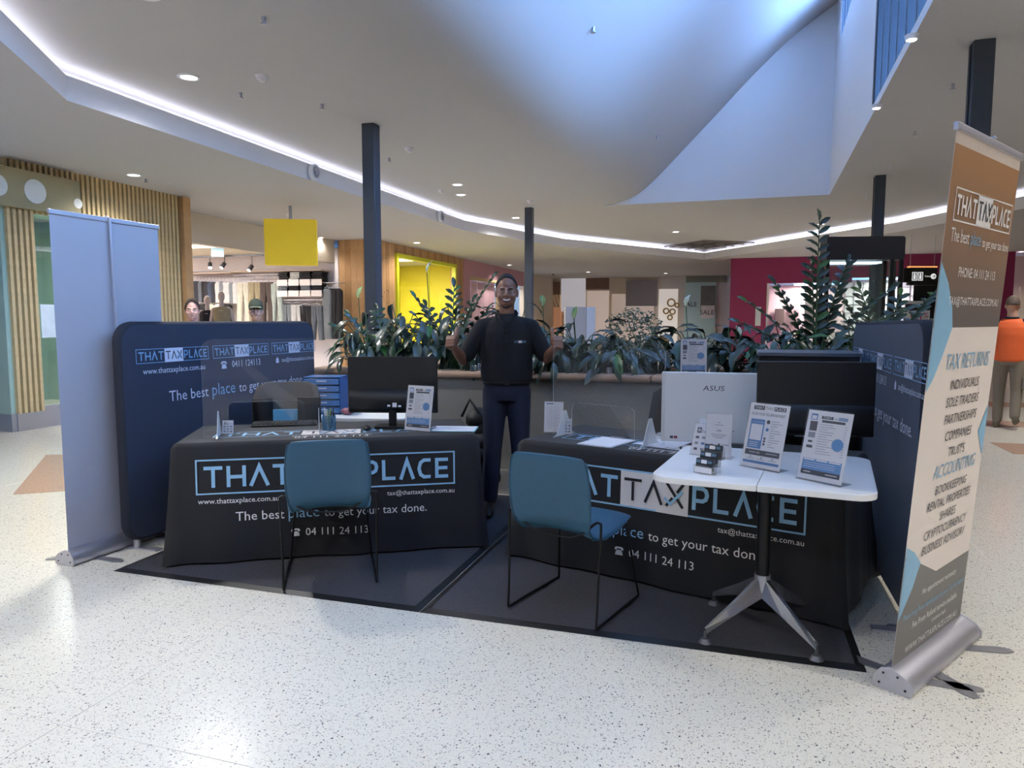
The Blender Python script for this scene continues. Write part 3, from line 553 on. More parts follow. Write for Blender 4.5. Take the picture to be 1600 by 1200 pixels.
# ------------------------------------------------------------------ printed cloth tables
CLOTH = mat('black_cloth', '#151519', .8, var=.12, scale=5, sheen=.1); LB = mat('print_light_blue', '#8db9d6', .6, var=.03); PW = mat('print_white', '#e6e2de', .6, var=.03); PD = mat('print_dark', '#15171c', .6); PWB = mat('print_white_box', '#d9d4d0', .7, var=.03)
TW_, TD_, TH_ = 1.85, .76, .745
def cloth_off(s, z, side):
    k = max(0, (TH_ - .03 - z)) / TH_
    return .012 + .03 * k + (.011 * math.sin(s * 7 + side) + .007 * math.sin(s * 17 + side * 2)) * k ** 1.3
def cloth_table(loc, rz, label):
    t = thing('printed_tablecloth', label, 'tablecloth', loc, rz)
    hx, hy = TW_ / 2, TD_ / 2; per = []
    nx, ny = 60, 26
    for i in range(nx): per.append((-hx + TW_ * i / nx, -hy, 0, -1, 0))
    for i in range(ny): per.append((hx, -hy + TD_ * i / ny, 1, 0, 1))
    for i in range(nx): per.append((hx - TW_ * i / nx, hy, 0, 1, 2))
    for i in range(ny): per.append((-hx, hy - TD_ * i / ny, -1, 0, 3))
    zs = [TH_, TH_ - .006, TH_ - .03, .62, .5, .38, .26, .14, .05, .012]; rings = []
    N_ = len(per)
    for zi, z in enumerate(zs):
        rg = []
        for i, (x, y, a, b, sd) in enumerate(per):
            d = (-.014, -.003)[zi] if zi < 2 else cloth_off(x if b else y, z, sd)
            q = per[(i - 1) % N_]; cn = q[2:4] != (a, b)
            ax, ay = (a + q[2], b + q[3]) if cn else (a, b)
            k = max(0, TH_ - z) / TH_; ex = 1 + (.9 * k if cn else 0)
            rg.append((x + ax * d * ex, y + ay * d * ex, z))
        rings.append(rg)
    m = MB(); m.loft(list(reversed(rings)), cap=False); m.add(rings[0], [tuple(range(N_))])
    m.build('cloth', CLOTH, t)
    ff = lambda x, y, o: (x, -hy - cloth_off(x, y, 0) - o, y)          # front drop: x across, y = height
    tf_ = lambda x, y, o: (x, y, TH_ + .0006 + o * .2)                  # table top
    logo_parts(t, LB, PWB, PD, -.80, .775, .43, .645, ff, .008)
    tline(t, PW, 'www.thattaxplace.com.au', -.79, .375, ff, 'LEFT', fit=.47, off=.008); tline(t, PW, 'tax@thattaxplace.com.au', .77, .375, ff, 'RIGHT', fit=.43, off=.008)
    tline(t, PW, 'The best', -.575, .262, ff, 'LEFT', fit=.285, off=.008); tline(t, LB, 'place', -.265, .262, ff, 'LEFT', fit=.185, off=.008); tline(t, PW, 'to get your tax done.', -.05, .262, ff, 'LEFT', fit=.64, off=.008)
    m = MB(); phone_icon(m, -.225, .145, .048, ff, .008); m.build('phone_icon', PW, t); tline(t, PW, '04 111 24 113', -.165, .145, ff, 'LEFT', fit=.385, off=.008)
    logo_parts(t, LB, PWB, PD, -.74, .74, -.2, .0, tf_, .004); tline(t, PW, 'tax@thattaxplace.com.au', 0, -.255, tf_, fit=.5, off=.004); tline(t, PW, '04 111 24 113', 0, -.315, tf_, fit=.46, off=.004)
    return t
TLc, TLa, TRc, TRa = (-2.593, 4.199, 0), R(28.8), (-.275, 4.31, 0), R(-16.6)
cloth_table((TLc[0], TLc[1], .012), TLa, 'black printed cloth over the table in front of the left display wall'); cloth_table((TRc[0], TRc[1], .012), TRa, 'black printed cloth over the table behind the white pedestal table')
ZT = TH_ + .0145
def on(tc_, a, x, y, z=ZT): return (tc_[0] + x * math.cos(a) - y * math.sin(a), tc_[1] + x * math.sin(a) + y * math.cos(a), z)
def onL(x, y, z=ZT): return on(TLc, TLa, x, y, z)
def onR(x, y, z=ZT): return on(TRc, TRa, x, y, z)

# ------------------------------------------------------------------ fabric display walls
NAVY = mat('navy_fabric', '#262e42', .8, var=.07, scale=3, sheen=.15); NAVYE = mat('navy_edge', '#181d2a', .8)
def display_wall(loc, side, y0, y1, label):
    """thin stretched-fabric wall along Y; side = +1 prints face +X, -1 prints face -X"""
    t = thing('fabric_display_wall', label, 'display wall', (loc, y0, 0)); L = y1 - y0; th = .035
    bulge = lambda y, z: .022 * math.sin(math.pi * min(max(y / L, 0), 1)) * math.sin(math.pi * min(max(z / 1.5, 0), 1))
    zt = (lambda y: 0) if side > 0 else (lambda y: .02 * math.cos(2 * math.pi * (y / L)) - .025 * math.sin(math.pi * min(1, max(0, y / L))) - .02 * y / L)
    m = MB(); out = rrect(L, 1.44, .13, 6, L / 2, .77); nU, nV = 26, 14
    ring = lambda inset, x: [(x, L / 2 + (p[0] - L / 2) * (1 - inset / (L / 2)), .77 + (p[1] - .77) * (1 - inset / .72) + (zt(p[0]) * max(0, (p[1] - .5)) / .95)) for p in out]
    rgs = [ring(.02, -th), ring(.004, -th * .7), ring(0, 0), ring(.004, th * .7), ring(.02, th)]
    m.mi = 1; m.loft(rgs, cap=False); m.mi = 0
    # the two faces, subdivided towards the middle so they can bulge
    for sg, rg in ((1, rgs[-1]), (-1, rgs[0])):
        levels = [rg]
        for k in (.15, .35, .55, .75, .92):
            levels.append([((sg * (th + bulge(L / 2 + (p[1] - L / 2) * (1 - k), .77 + (p[2] - .77) * (1 - k)))), L / 2 + (p[1] - L / 2) * (1 - k), .77 + (p[2] - .77) * (1 - k)) for p in rg])
        m.loft(levels if sg > 0 else [list(reversed(l)) for l in levels], cap=False)
        m.add(levels[-1] if sg > 0 else list(reversed(levels[-1])), [tuple(range(len(rg)))])
    m.build('fabric_panel', [NAVY, NAVYE], t)
    fp = MB(); fp.cyl((0, .1, .0), (0, .1, .1), .022); fp.cyl((0, L - .1, 0), (0, L - .1, .1), .022); fp.build('support_tube', ALU, t)
    for yy in (.1, L - .1): m = MB(); m.box((0, yy, .006), (.36, .06, .01)); m.build('foot_plate', ALU, t)
    fn = (lambda x, y, o: (th + bulge(x, y) + .003 + o, x, y)) if side > 0 else (lambda x, y, o: (-th - bulge(L - x, y) - .003 - o, L - x, y))
    SB, WW, WTX = mat('print_steel_blue', '#7fa9cc', .6), mat('print_white_wall', '#d4d6e2', .6), mat('print_white_text', '#cfd3e0', .6)
    for i in range(3):
        a = .12 + i * .70; logo_parts(t, SB, WW, PD, a, a + .655, 1.215, 1.31, fn, .002)
    tline(t, WTX, 'www.thattaxplace.com.au', .12 + .33, 1.145, fn, fit=.56)
    m = MB(); phone_icon(m, .93, 1.135, .055, fn); m.build('phone_icon', WTX, t); tline(t, WTX, '0411 124113', 1.02, 1.14, fn, 'LEFT', fit=.34, sq=1.1)
    m = MB(); house_icon(m, 1.59, 1.14, .05, fn); m.build('house_icon', WTX, t); tline(t, WTX, 'tax@thattaxplace.com.au', 1.65, 1.145, fn, 'LEFT', fit=.5)
    tline(t, WTX, 'The best', .38, .945, fn, 'LEFT', fit=.37); tline(t, SB, 'place', .79, .945, fn, 'LEFT', fit=.25); tline(t, WTX, 'to get your tax done.', 1.085, .945, fn, 'LEFT', fit=.88)
    return t
display_wall(-3.735, 1, 3.52, 5.70, 'navy printed fabric display wall at the left of the booth')
display_wall(.845, -1, 3.62, 5.70, 'navy printed fabric display wall beside the tall banner at the right')

# ------------------------------------------------------------------ roll-up banners
def rollup(label, loc, rz, W, Hh, lean, back):
    t = thing('rollup_banner', label, 'banner', loc, rz)
    m = MB(); sec = [(-.075, .012), (-.06, .004), (.06, .004), (.075, .012), (.07, .05), (.045, .085), (.012, .095), (-.02, .085), (-.05, .07), (-.075, .045)]
    m.loft([[(x, y, z) for y, z in sec] for x in (-W / 2, W / 2)]); m.build('cassette', ALU, t)
    for sx in (-1, 1):
        m = MB(); m.loft([[(sx * (W / 2 + d), y * 1.05, .05 + (z - .05) * 1.06) for y, z in sec] for d in (0, .012)]); e = m.build('end_cap', mat('end_cap_grey', '#b9b7bd', .4, .3), t)
        for yy, zz in ((-.05, .025), (.05, .025), (-.02, .07), (.035, .07)): MB().cyl((sx * (W / 2 + .012), yy, zz), (sx * (W / 2 + .015), yy, zz), .005, n=6).build('screw', BLACK, e)
    for fx, aa in ((-W * .32, -60), (-W * .1, -118), (W * .25, -50), (-W * .3, 90), (W * .3, 90)):
        m = MB(); pts = [(0, -.025), (.2, -.03), (.245, -.012), (.245, .012), (.2, .03), (0, .025)]
        c0, s0 = math.cos(R(aa)), math.sin(R(aa)); m.prism([(fx + (.03 + p[0]) * c0 - p[1] * s0, (.03 + p[0]) * s0 + p[1] * c0) for p in pts], .001, .007); m.build('foot', mat('foot_steel', '#9b9a9c', .35, .7), t)
    z0 = .09; nz = 12; sag = lambda z: lean * ((z - z0) / (Hh - z0)); fn0 = lambda x, z, o: (x, .012 - sag(z) - o, z)
    m = MB(); m.loft([[fn0(-W / 2 + .008, z0 + (Hh - z0) * i / nz, o) for o in (0, .001)] + [fn0(W / 2 - .008, z0 + (Hh - z0) * i / nz, o) for o in (.001, 0)] for i in range(nz + 1)], smooth=False)
    m.build('graphic_sheet', mat('banner_back', '#aca9ae', .6, var=.03, scale=2) if back else mat('banner_cream', '#e2d6cc', .5, var=.02, scale=3), t)
    tr = MB(); tr.box((0, .012 - lean, Hh + .008), (W, .02, .03)); tr.build('top_rail', ALU, t, bevel=.004)
    pm = MB(); pm.tube([(0, .05, .08), (0, .05 - lean * .5, Hh * .5), (0, .03 - lean, Hh + .015)], .01); pm.tube([(0, .03 - lean, Hh + .015), (0, -.002 - lean, Hh + .03)], .008); pm.build('support_pole', mat('pole_grey', '#b9b7be', .4, .4), t)
    return t, fn0
rollup('roll-up banner seen from its plain grey back at the far left', (-3.87, 3.63, 0), R(-93), .80, 2.13, 0.0, True)
bt, fn = rollup('tall brown, cream and grey roll-up banner with service list at the right', (.856, 3.435, 0), R(58), .80, 2.2, .13, False)
BW = .80 / 2 - .009; TAUPE = mat('banner_brown_top', '#6e645f', .5, var=.03, scale=3); BRN = mat('banner_bronze', '#9a7658', .5, var=.05, scale=2); GREY = mat('banner_grey', '#74706d', .5, var=.02, scale=3); SKY = mat('banner_sky', '#86b3cf', .5)
def strip(name, mt, z0, z1, o=.0015, poly=None):
    m = MB(); n = 8
    for i in range(n):
        a, b = z0 + (z1 - z0) * i / n, z0 + (z1 - z0) * (i + 1) / n; m.add([fn(-BW, a, o), fn(BW, a, o), fn(BW, b, o), fn(-BW, b, o)], [(0, 1, 2, 3)])
    return m.build(name, mt, bt)
BG = bpy.data.materials.new('banner_brown_gradient'); BG.use_nodes = True; nt = BG.node_tree; b_ = nt.nodes['Principled BSDF']; tc = nt.nodes.new('ShaderNodeTexCoord'); sx = nt.nodes.new('ShaderNodeSeparateXYZ'); cr = nt.nodes.new('ShaderNodeValToRGB'); mr = nt.nodes.new('ShaderNodeMapRange'); mr.inputs[1].default_value = 1.5; mr.inputs[2].default_value = 2.15
cr.color_ramp.elements[0].color = (*hexc('#655c58'), 1); cr.color_ramp.elements[1].color = (*hexc('#a5784e'), 1); nt.links.new(tc.outputs['Object'], sx.inputs[0]); nt.links.new(sx.outputs[2], mr.inputs[0]); nt.links.new(mr.outputs[0], cr.inputs[0]); nt.links.new(cr.outputs[0], b_.inputs['Base Color']); b_.inputs['Roughness'].default_value = .5
strip('brown_print', BG, 1.47, 2.15); strip('cream_header_print', mat('banner_header', '#cfc0b4', .5), 2.15, 2.2)
m = MB(); m.add([fn(-BW, .09, .0015), fn(BW, .09, .0015), fn(BW, .42, .0015), fn(-.02, .415, .0015), fn(-BW + .16, .50, .0015), fn(-BW, .56, .0015)], [(0, 1, 2, 3, 4, 5)]); m.build('grey_print', GREY, bt)
m = MB()
for s_, pts in ((1, [(-BW, 1.72), (-BW + .1, 1.64), (-BW + .17, 1.55), (-BW + .2, 1.47), (-BW + .13, 1.36), (-BW + .06, 1.27), (-BW, 1.22)]), (1, [(BW, 1.12), (BW - .1, 1.0), (BW, .88)]), (1, [(-BW, .60), (-BW + .09, .56), (-BW + .17, .50), (-BW + .11, .40), (-BW, .29)])):
    m = MB(); m.add([fn(x, z, .003) for x, z in pts], [tuple(range(len(pts)))]); m.build('sky_blue_print', SKY, bt)
BT1, BT2 = mat('banner_blue_text', '#7ba6c2', .5), mat('banner_dark_text', '#3c3a3e', .5)
logo_parts(bt, PW, PW, BT2, -.33, .36, 1.875, 2.0, fn, .004)
tline(bt, PW, 'The best', -.33, 1.80, fn, 'LEFT', fit=.2, off=.004, sq=1.3); tline(bt, BT1, 'place', -.11, 1.80, fn, 'LEFT', fit=.12, off=.004, sq=1.3); tline(bt, PW, 'to get your tax done', .03, 1.80, fn, 'LEFT', fit=.34, off=.004, sq=1.3)
tline(bt, PW, 'PHONE: 04 111 24 113', .02, 1.67, fn, fit=.44, off=.004, sq=1.2); tline(bt, PW, 'TAX@THATTAXPLACE.COM.AU', .03, 1.56, fn, fit=.6, off=.004, sq=1.1)
tline(bt, BT1, 'TAX RETURNS', .05, 1.30, fn, fit=.52, off=.004, sq=1.15, shear=.2); tline(bt, BT1, 'ACCOUNTING', .05, .845, fn, fit=.5, off=.004, sq=1.15, shear=.2)
for i, s_ in enumerate(('INDIVIDUALS', 'SOLE TRADERS', 'PARTNERSHIPS', 'COMPANIES', 'TRUSTS')): tline(bt, BT2, s_, .04, 1.215 - i * .072, fn, size=.058 * 1.0, off=.004, shear=.2)
for i, s_ in enumerate(('BOOKKEEPING', 'RENTAL PROPERTIES', 'SHARES', 'CRYPTOCURRENCY', 'BUSINESS ADVISORY')): tline(bt, BT2, s_, .03, .775 - i * .062, fn, size=.055, off=.004, shear=.2)
tline(bt, PW, 'No appointment necessary', .04, .345, fn, fit=.4, off=.004); tline(bt, BT1, 'Please bring Photo Identification and your Tax File Number', .02, .275, fn, fit=.72, off=.004, sq=1.3); tline(bt, PW, 'Fee From Refund service available', .03, .215, fn, fit=.52, off=.004, sq=1.1); tline(bt, PW, 'Conditions Apply', .08, .178, fn, fit=.17, off=.004); tline(bt, PW, 'WWW.THATTAXPLACE.COM.AU', .02, .118, fn, fit=.6, off=.004)

# ------------------------------------------------------------------ blue chairs on wire sled frames
BLUE = mat('teal_blue_leather', '#2c566d', .5, var=.06, scale=40, bump=.08, bscale=400); SEAM = mat('blue_piping', '#234a5f', .5); WIRE = mat('black_wire', '#1a1a1c', .35, .5)
def blue_chair(loc, rz, label):
    t = thing('visitor_chair', label, 'chair', loc, rz)
    # shell: profile from the front lip, along the seat, up the back (y, z, half width, side curl)
    pr = [(.25, .425, .19, .0), (.235, .45, .215, .004), (.12, .455, .232, .012), (0, .445, .236, .02), (-.11, .437, .225, .03), (-.18, .45, .198, .035), (-.222, .50, .212, .046), (-.24, .57, .226, .042), (-.256, .66, .228, .034), (-.272, .75, .222, .024), (-.284, .815, .212, .014), (-.288, .835, .19, .010)]
    n = 10; top, bot = [], []
    for i, (y, z, hw, cu) in enumerate(pr):
        a = pr[max(i - 1, 0)]; b = pr[min(i + 1, len(pr) - 1)]; d = Vector((0, b[0] - a[0], b[1] - a[1])).normalized(); nn = Vector((0, -d.z, d.y)) * -1
        nn = Vector((0, d.z, -d.y)); rt, rb = [], []
        for k in range(n + 1):
            u = -1 + 2 * k / n; base = Vector((u * hw, y, z)) - nn * (cu * abs(u) ** 2.4); th = .017 * (1 - .55 * abs(u) ** 6) * (.55 if i in (0, len(pr) - 1) else 1)
            rt.append(base - nn * th); rb.append(base + nn * th)
        top.append(rt); bot.append(rb)
    rings = [a + list(reversed(b)) for a, b in zip(top, bot)]
    sh = MB().loft(rings).build('shell', BLUE, t); s_ = sh.modifiers.new('sub', 'SUBSURF'); s_.levels = 1; s_.render_levels = 2
    p = MB(); p.tube([(Vector(bot[i][0]) + Vector(top[i][0])) / 2 for i in range(2, 11)] + [(Vector(bot[10][k]) * .5 + Vector(top[10][k]) * .5) + Vector((0, -.004, .016)) for k in range(1, n)] + [(Vector(bot[i][n]) + Vector(top[i][n])) / 2 for i in range(10, 1, -1)], .0045, 6); p.build('piping', SEAM, t)
    def sm(pts, k=5):
        out = []; P = [Vector(q) for q in pts]
        for i in range(len(P) - 1):
            p0, p1, p2, p3 = P[max(i - 1, 0)], P[i], P[i + 1], P[min(i + 2, len(P) - 1)]
            for j in range(k): q = j / k; out.append(.5 * (2 * p1 + (p2 - p0) * q + (2 * p0 - 5 * p1 + 4 * p2 - p3) * q * q + (3 * p1 - p0 - 3 * p2 + p3) * q ** 3))
        return out + [P[-1]]
    rear = [(-.253, -.262, .008), (-.256, -.25, .25), (-.262, -.24, .49), (-.252, -.236, .522), (-.225, -.234, .515), (-.17, -.236, .462), (-.09, -.222, .425), (0, -.215, .416), (.09, -.222, .425), (.17, -.236, .462), (.225, -.234, .515), (.252, -.236, .522), (.262, -.24, .49), (.256, -.25, .25), (.253, -.262, .008)]
    MB().tube(sm(rear, 4), .0065).build('rear_frame', WIRE, t)
    for sx in (-1, 1):
        MB().tube([(sx * .253, -.262, .008), (sx * .253, -.1, .008), (sx * .25, .1, .008), (sx * .247, .255, .008)], .0065).build('runner', WIRE, t); MB().tube([(sx * .247, .255, .008), (sx * .215, .2, .3), (sx * .2, .17, .43)], .0065).build('front_leg', WIRE, t); MB().box((sx * .25, .1, .005), (.016, .05, .01)).build('floor_glide', BLACK, t)
    MB().tube([(-.2, .17, .43), (0, .17, .428), (.2, .17, .43)], .0065).build('front_crossbar', WIRE, t)
    return t
blue_chair((-2.262, 3.6, .012), R(31), 'teal blue chair on a black wire frame, seen squarely from behind at the left table')
blue_chair((-.775, 3.58, .012), R(-16), 'teal blue chair on a black wire frame turned in front of the right table')

# ------------------------------------------------------------------ white pedestal table
wt_ = thing('pedestal_table', 'white rounded square table on a black column with four polished feet', 'table', (.15, 3.52, .012), R(-7)); TZ = .80
WLAM = mat('white_laminate', '#e9e7e2', .35, var=.015, scale=6)
for x0, x1 in ((-.455, -.001), (.001, .455)):
    pts = [p for p in rrect(.91, .87, .09, 6)]; half = [p for p in pts if (p[0] < 0) == (x0 < 0)]
    half = ([(x1 if x0 < 0 else x0, -.435)] + [p for p in half if p[1] < 0 and (p[0] < 0) == (x0 < 0)] + [p for p in half if p[1] >= 0] + [(x1 if x0 < 0 else x0, .435)])
    c = (sum(p[0] for p in half) / len(half), 0); half.sort(key=lambda p: math.atan2(p[1] - c[1], p[0] - c[0])); MB().prism(half, TZ - .028, TZ).build('top_half', WLAM, wt_, bevel=.004)
MB().box((0, 0, TZ - .04), (.3, .3, .02)).build('mounting_plate', BLACKM, wt_); MB().cyl((0, 0, .25), (0, 0, TZ - .03), .032, n=20).build('column', BLACKM, wt_); MB().cyl((0, 0, .17), (0, 0, .275), .034, .037, n=20).build('hub', METAL, wt_)
CHR = mat('polished_aluminium', '#c4c4c8', .14, .95, var=.03)
for i in range(4):
    a = R(45 + 4 + 90 * i); d = Vector((math.cos(a), math.sin(a), 0)); s_ = Vector((-d.y, d.x, 0)); m = MB()
    m.loft([[d * r_ + s_ * w_ + Vector((0, 0, z)) for w_, z in ((-w, zb), (w, zb), (w * .45, zt), (-w * .45, zt))] for r_, w, zb, zt in ((.02, .027, .17, .265), (.15, .019, .12, .18), (.34, .011, .045, .068))], smooth=False); lg = m.build('leg', CHR, wt_)
    MB().cyl(d * .335 + Vector((0, 0, .018)), d * .335 + Vector((0, 0, .055)), .008).cyl(d * .335, d * .335 + Vector((0, 0, .02)), .032, .018, 16).build('foot_glide', mat('glide_grey', '#5d5d60', .35, .4), lg)
def onW(x, y, z=TZ + .0125): return on((.15, 3.52), R(-7), x, y, z)

# ------------------------------------------------------------------ sign holders and printed cards
PAPER = mat('sheet_paper', '#e8e5e6', .5, var=.015); PB = mat('sheet_blue', '#4f7fb5', .5); PDK = mat('sheet_dark', '#3d3f47', .5); PGR = mat('sheet_grey_text', '#8d9099', .6); PCI = mat('sheet_circle_blue', '#5b92c9', .5)
def sheet_print(t, fn, W, Hh, kind):
    bl, dk, gr, ci, wh = MB(), MB(), MB(), MB(), MB()
    if kind == 'A':      # price list
        rect(bl, -.42 * W, -.27 * W, .36 * Hh, .45 * Hh, fn); rect(wh, -.4 * W, -.29 * W, .37 * Hh, .425 * Hh, fn, .003); rect(dk, -.42 * W, -.25 * W, .2 * Hh, .34 * Hh, fn); rect(gr, -.42 * W, -.26 * W, .1 * Hh, .18 * Hh, fn)
        rect(dk, -.4 * W, -.3 * W, .03 * Hh, .06 * Hh, fn); rect(dk, -.42 * W, -.28 * W, -.05 * Hh, -.01 * Hh, fn)
        rect(dk, -.18 * W, .08 * W, .385 * Hh, .43 * Hh, fn); rect(bl, .2 * W, .4 * W, .385 * Hh, .43 * Hh, fn); rect(dk, -.16 * W, .36 * W, .335 * Hh, .37 * Hh, fn); put_text(dk, 'TAX', .14 * W, .39 * Hh, fn, fit=.1 * W)
        put_text(wh, 'THAT', -.05 * W, .393 * Hh, fn, fit=.2 * W, off=.003); put_text(wh, 'PLACE', .3 * W, .393 * Hh, fn, fit=.17 * W, off=.003)
        for i in range(13):
            y = (.3 - i * .035) * Hh; rect(gr, -.2 * W, (.1 + .1 * math.sin(i * 2.3)) * W, y, y + .007 * Hh, fn); rect(gr, .36 * W, .42 * W, y, y + .006 * Hh, fn)
        circ(ci, .27 * W, .04 * Hh, .13 * W, fn, .003); rect(ci, -.44 * W, .44 * W, -.36 * Hh, -.2 * Hh, fn); rect(dk, -.44 * W, .44 * W, -.43 * Hh, -.36 * Hh, fn)
        for i in range(3): rect(wh, (-.42 + i * .29) * W, (-.17 + i * .29) * W, -.225 * Hh, -.205 * Hh, fn, .003)
        for i in range(3): rect(wh, (-.4) * W, (.3) * W, (-.26 - i * .03) * Hh, (-.255 - i * .03) * Hh, fn, .003)
        rect(wh, -.38 * W, -.22 * W, -.4 * Hh, -.385 * Hh, fn, .003); rect(wh, .12 * W, .38 * W, -.4 * Hh, -.388 * Hh, fn, .003)
    elif kind == 'B':    # booking poster (code panel left blank)
        rect(dk, -.4 * W, -.12 * W, .4 * Hh, .465 * Hh, fn); rect(dk, .12 * W, .42 * W, .4 * Hh, .465 * Hh, fn); put_text(dk, 'TAX', 0, .41 * Hh, fn, fit=.2 * W); put_text(wh, 'THAT', -.26 * W, .412 * Hh, fn, fit=.23 * W, off=.003); put_text(wh, 'PLACE', .27 * W, .412 * Hh, fn, fit=.26 * W, off=.003)
        put_text(dk, 'BOOK YOUR TAX APPOINTMENT', 0, .31 * Hh, fn, fit=.84 * W, sq=1.6); rect(bl, -.42 * W, -.06 * W, -.21 * Hh, .25 * Hh, fn); rect(wh, -.39 * W, -.09 * W, -.08 * Hh, .17 * Hh, fn, .003); put_text(wh, 'BOOK ONLINE', -.24 * W, .195 * Hh, fn, fit=.28 * W, off=.003)
        for i in range(3): rect(wh, -.38 * W, -.15 * W, (-.12 - .03 * i) * Hh, (-.112 - .03 * i) * Hh, fn, .003)
        circ(dk, .03 * W, .22 * Hh, .045 * W, fn); circ(bl, .03 * W, .1 * Hh, .04 * W, fn)
        for i in range(3): circ(dk, .0 * W, (-.04 - .045 * i) * Hh, .028 * W, fn)
        for i in range(12): rect(gr, .1 * W, (.3 + .1 * math.sin(i * 1.7)) * W, (.23 - i * .036) * Hh, (.238 - i * .036) * Hh, fn)
        rect(dk, -.44 * W, .44 * W, -.315 * Hh, -.23 * Hh, fn); put_text(wh, 'WALK INS', -.2 * W, -.285 * Hh, fn, fit=.28 * W, off=.003); rect(wh, .1 * W, .38 * W, -.27 * Hh, -.262 * Hh, fn, .003)
        for i in range(3): circ(gr, (-.28 + i * .28) * W, -.345 * Hh, .02 * W, fn); rect(gr, (-.38 + i * .28) * W, (-.18 + i * .28) * W, -.375 * Hh, -.368 * Hh, fn)
        rect(bl, -.46 * W, .46 * W, -.44 * Hh, -.4 * Hh, fn)
    elif kind == 'C':    # text page
        rect(dk, -.4 * W, .0, .42 * Hh, .45 * Hh, fn); put_text(gr, 'TAX', .12 * W, .42 * Hh, fn, fit=.12 * W)
        for i in range(18): rect(gr, -.38 * W, (.2 + .15 * math.sin(i * 2.1)) * W, (.34 - i * .04) * Hh, (.345 - i * .04) * Hh, fn)
    elif kind == 'D':    # card surcharge note
        for y, f in ((.3, .1), (.24, .35), (.1, .2), (.02, .6), (-.02, .5), (-.06, .3)): rect(gr, -f / 2 * W, f / 2 * W, y * Hh, (y + .014) * Hh, fn)
        put_text(dk, '1.9%', 0, .1 * Hh, fn, fit=.2 * W); rect(gr, -.35 * W, -.2 * W, -.22 * Hh, -.2 * Hh, fn); circ(dk, .02 * W, -.21 * Hh, .05 * W, fn); rect(gr, .12 * W, .4 * W, -.22 * Hh, -.2 * Hh, fn)
    elif kind == 'S':    # card payment sign
        rect(dk, -.36 * W, -.16 * W, .2 * Hh, .38 * Hh, fn); rect(wh, -.31 * W, -.21 * W, .25 * Hh, .33 * Hh, fn, .003); rect(dk, -.275 * W, -.245 * W, .275 * Hh, .305 * Hh, fn, .004); put_text(dk, 'Square', .12 * W, .22 * Hh, fn, fit=.5 * W)
        for r_ in range(3):
            for c_ in range(3): (bl if (r_, c_) == (1, 1) else (gr if (r_ + c_) % 2 else dk)).add([fn((-.3 + c_ * .3 + a) * W, (.05 - r_ * .19 + b) * Hh, .002) for a, b in ((-.08, -.04), (.08, -.04), (.08, .04), (-.08, .04))], [(0, 1, 2, 3)])
    for nm, b, mt in (('blue_print', bl, PB), ('dark_print', dk, PDK), ('grey_print', gr, PGR), ('pale_blue_print', ci, PCI), ('white_print', wh, PAPER)):
        if b.v: b.build(nm, mt, t)
def sign_holder(loc, rz, W, Hh, tilt, kind, label, cat='sign holder', name='sign_holder'):
    t = thing(name, label, cat, loc, rz); ca, sa = math.cos(tilt), math.sin(tilt)
    fn_ = lambda x, y, o: (x, -.003 - o * ca + (y + Hh / 2) * sa, .006 + (y + Hh / 2) * ca + o * sa)
    m = MB(); m.add([fn_(-W / 2, -Hh / 2, 0), fn_(W / 2, -Hh / 2, 0), fn_(W / 2, Hh / 2, 0), fn_(-W / 2, Hh / 2, 0), fn_(-W / 2, -Hh / 2, -.002), fn_(W / 2, -Hh / 2, -.002), fn_(W / 2, Hh / 2, -.002), fn_(-W / 2, Hh / 2, -.002)], [(0, 1, 2, 3), (7, 6, 5, 4), (0, 4, 5, 1), (1, 5, 6, 2), (2, 6, 7, 3), (3, 7, 4, 0)]); m.build('printed_sheet', PAPER, t)
    m = MB(); w2 = W / 2 + .003; m.loft([[(x, y, z) for y, z in ((-.008, .0005), (-.008 + (Hh + .012) * sa, .0005 + (Hh + .012) * ca), (-.0105 + (Hh + .012) * sa, .0005 + (Hh + .012) * ca), (-.0105, .0))] for x in (-w2, w2)], smooth=False); m.box((0, .03, .0015), (w2 * 2, .085, .002)); m.build('clear_stand', ACRY, t)
    sheet_print(t, lambda x, y, o: fn_(x, y, o * .4), W, Hh, kind); return t
sign_holder(onW(-.02 + .0, -.09), R(-36), .205, .30, R(14), 'B', 'white sign stand with booking poster, left of the two on the white table')
sign_holder(onW(.235, -.27), R(-39), .205, .30, R(14), 'A', 'white sign stand with price list, right of the two on the white table')
sign_holder(onL(.55, -.20), R(-10), .205, .30, R(10), 'A', 'price list sign stand on the left table before the black monitor')
sign_holder((gd(1086, 560, 5.75).x, 5.745, PZ + .001), R(8), .2, .285, R(6), 'A', 'price list sign stand on the stone planter cap above the white computer')
sign_holder(onR(-.872, -.07), R(5), .125, .2, R(6), 'C', 'small white text sheet stand at the left end of the right table')
sign_holder(onL(-.665, -.09), R(20), .07, .085, R(8), 'S', 'small card payment sign behind the left acrylic screen', 'card sign', 'payment_sign')
sign_holder(onR(-.765, -.09), R(4), .07, .1, R(8), 'S', 'small card payment sign beside the text sheet on the right table', 'card sign', 'payment_sign')
sign_holder(onW(-.325, .135), R(-22), .115, .16, R(22), 'S', 'folded white card payment sign on the white table', 'card sign', 'payment_sign')
sign_holder(onW(-.235, .10), R(-10), .125, .215, R(3), 'D', 'clear upright holder with a short printed notice on the white table', 'sign holder')
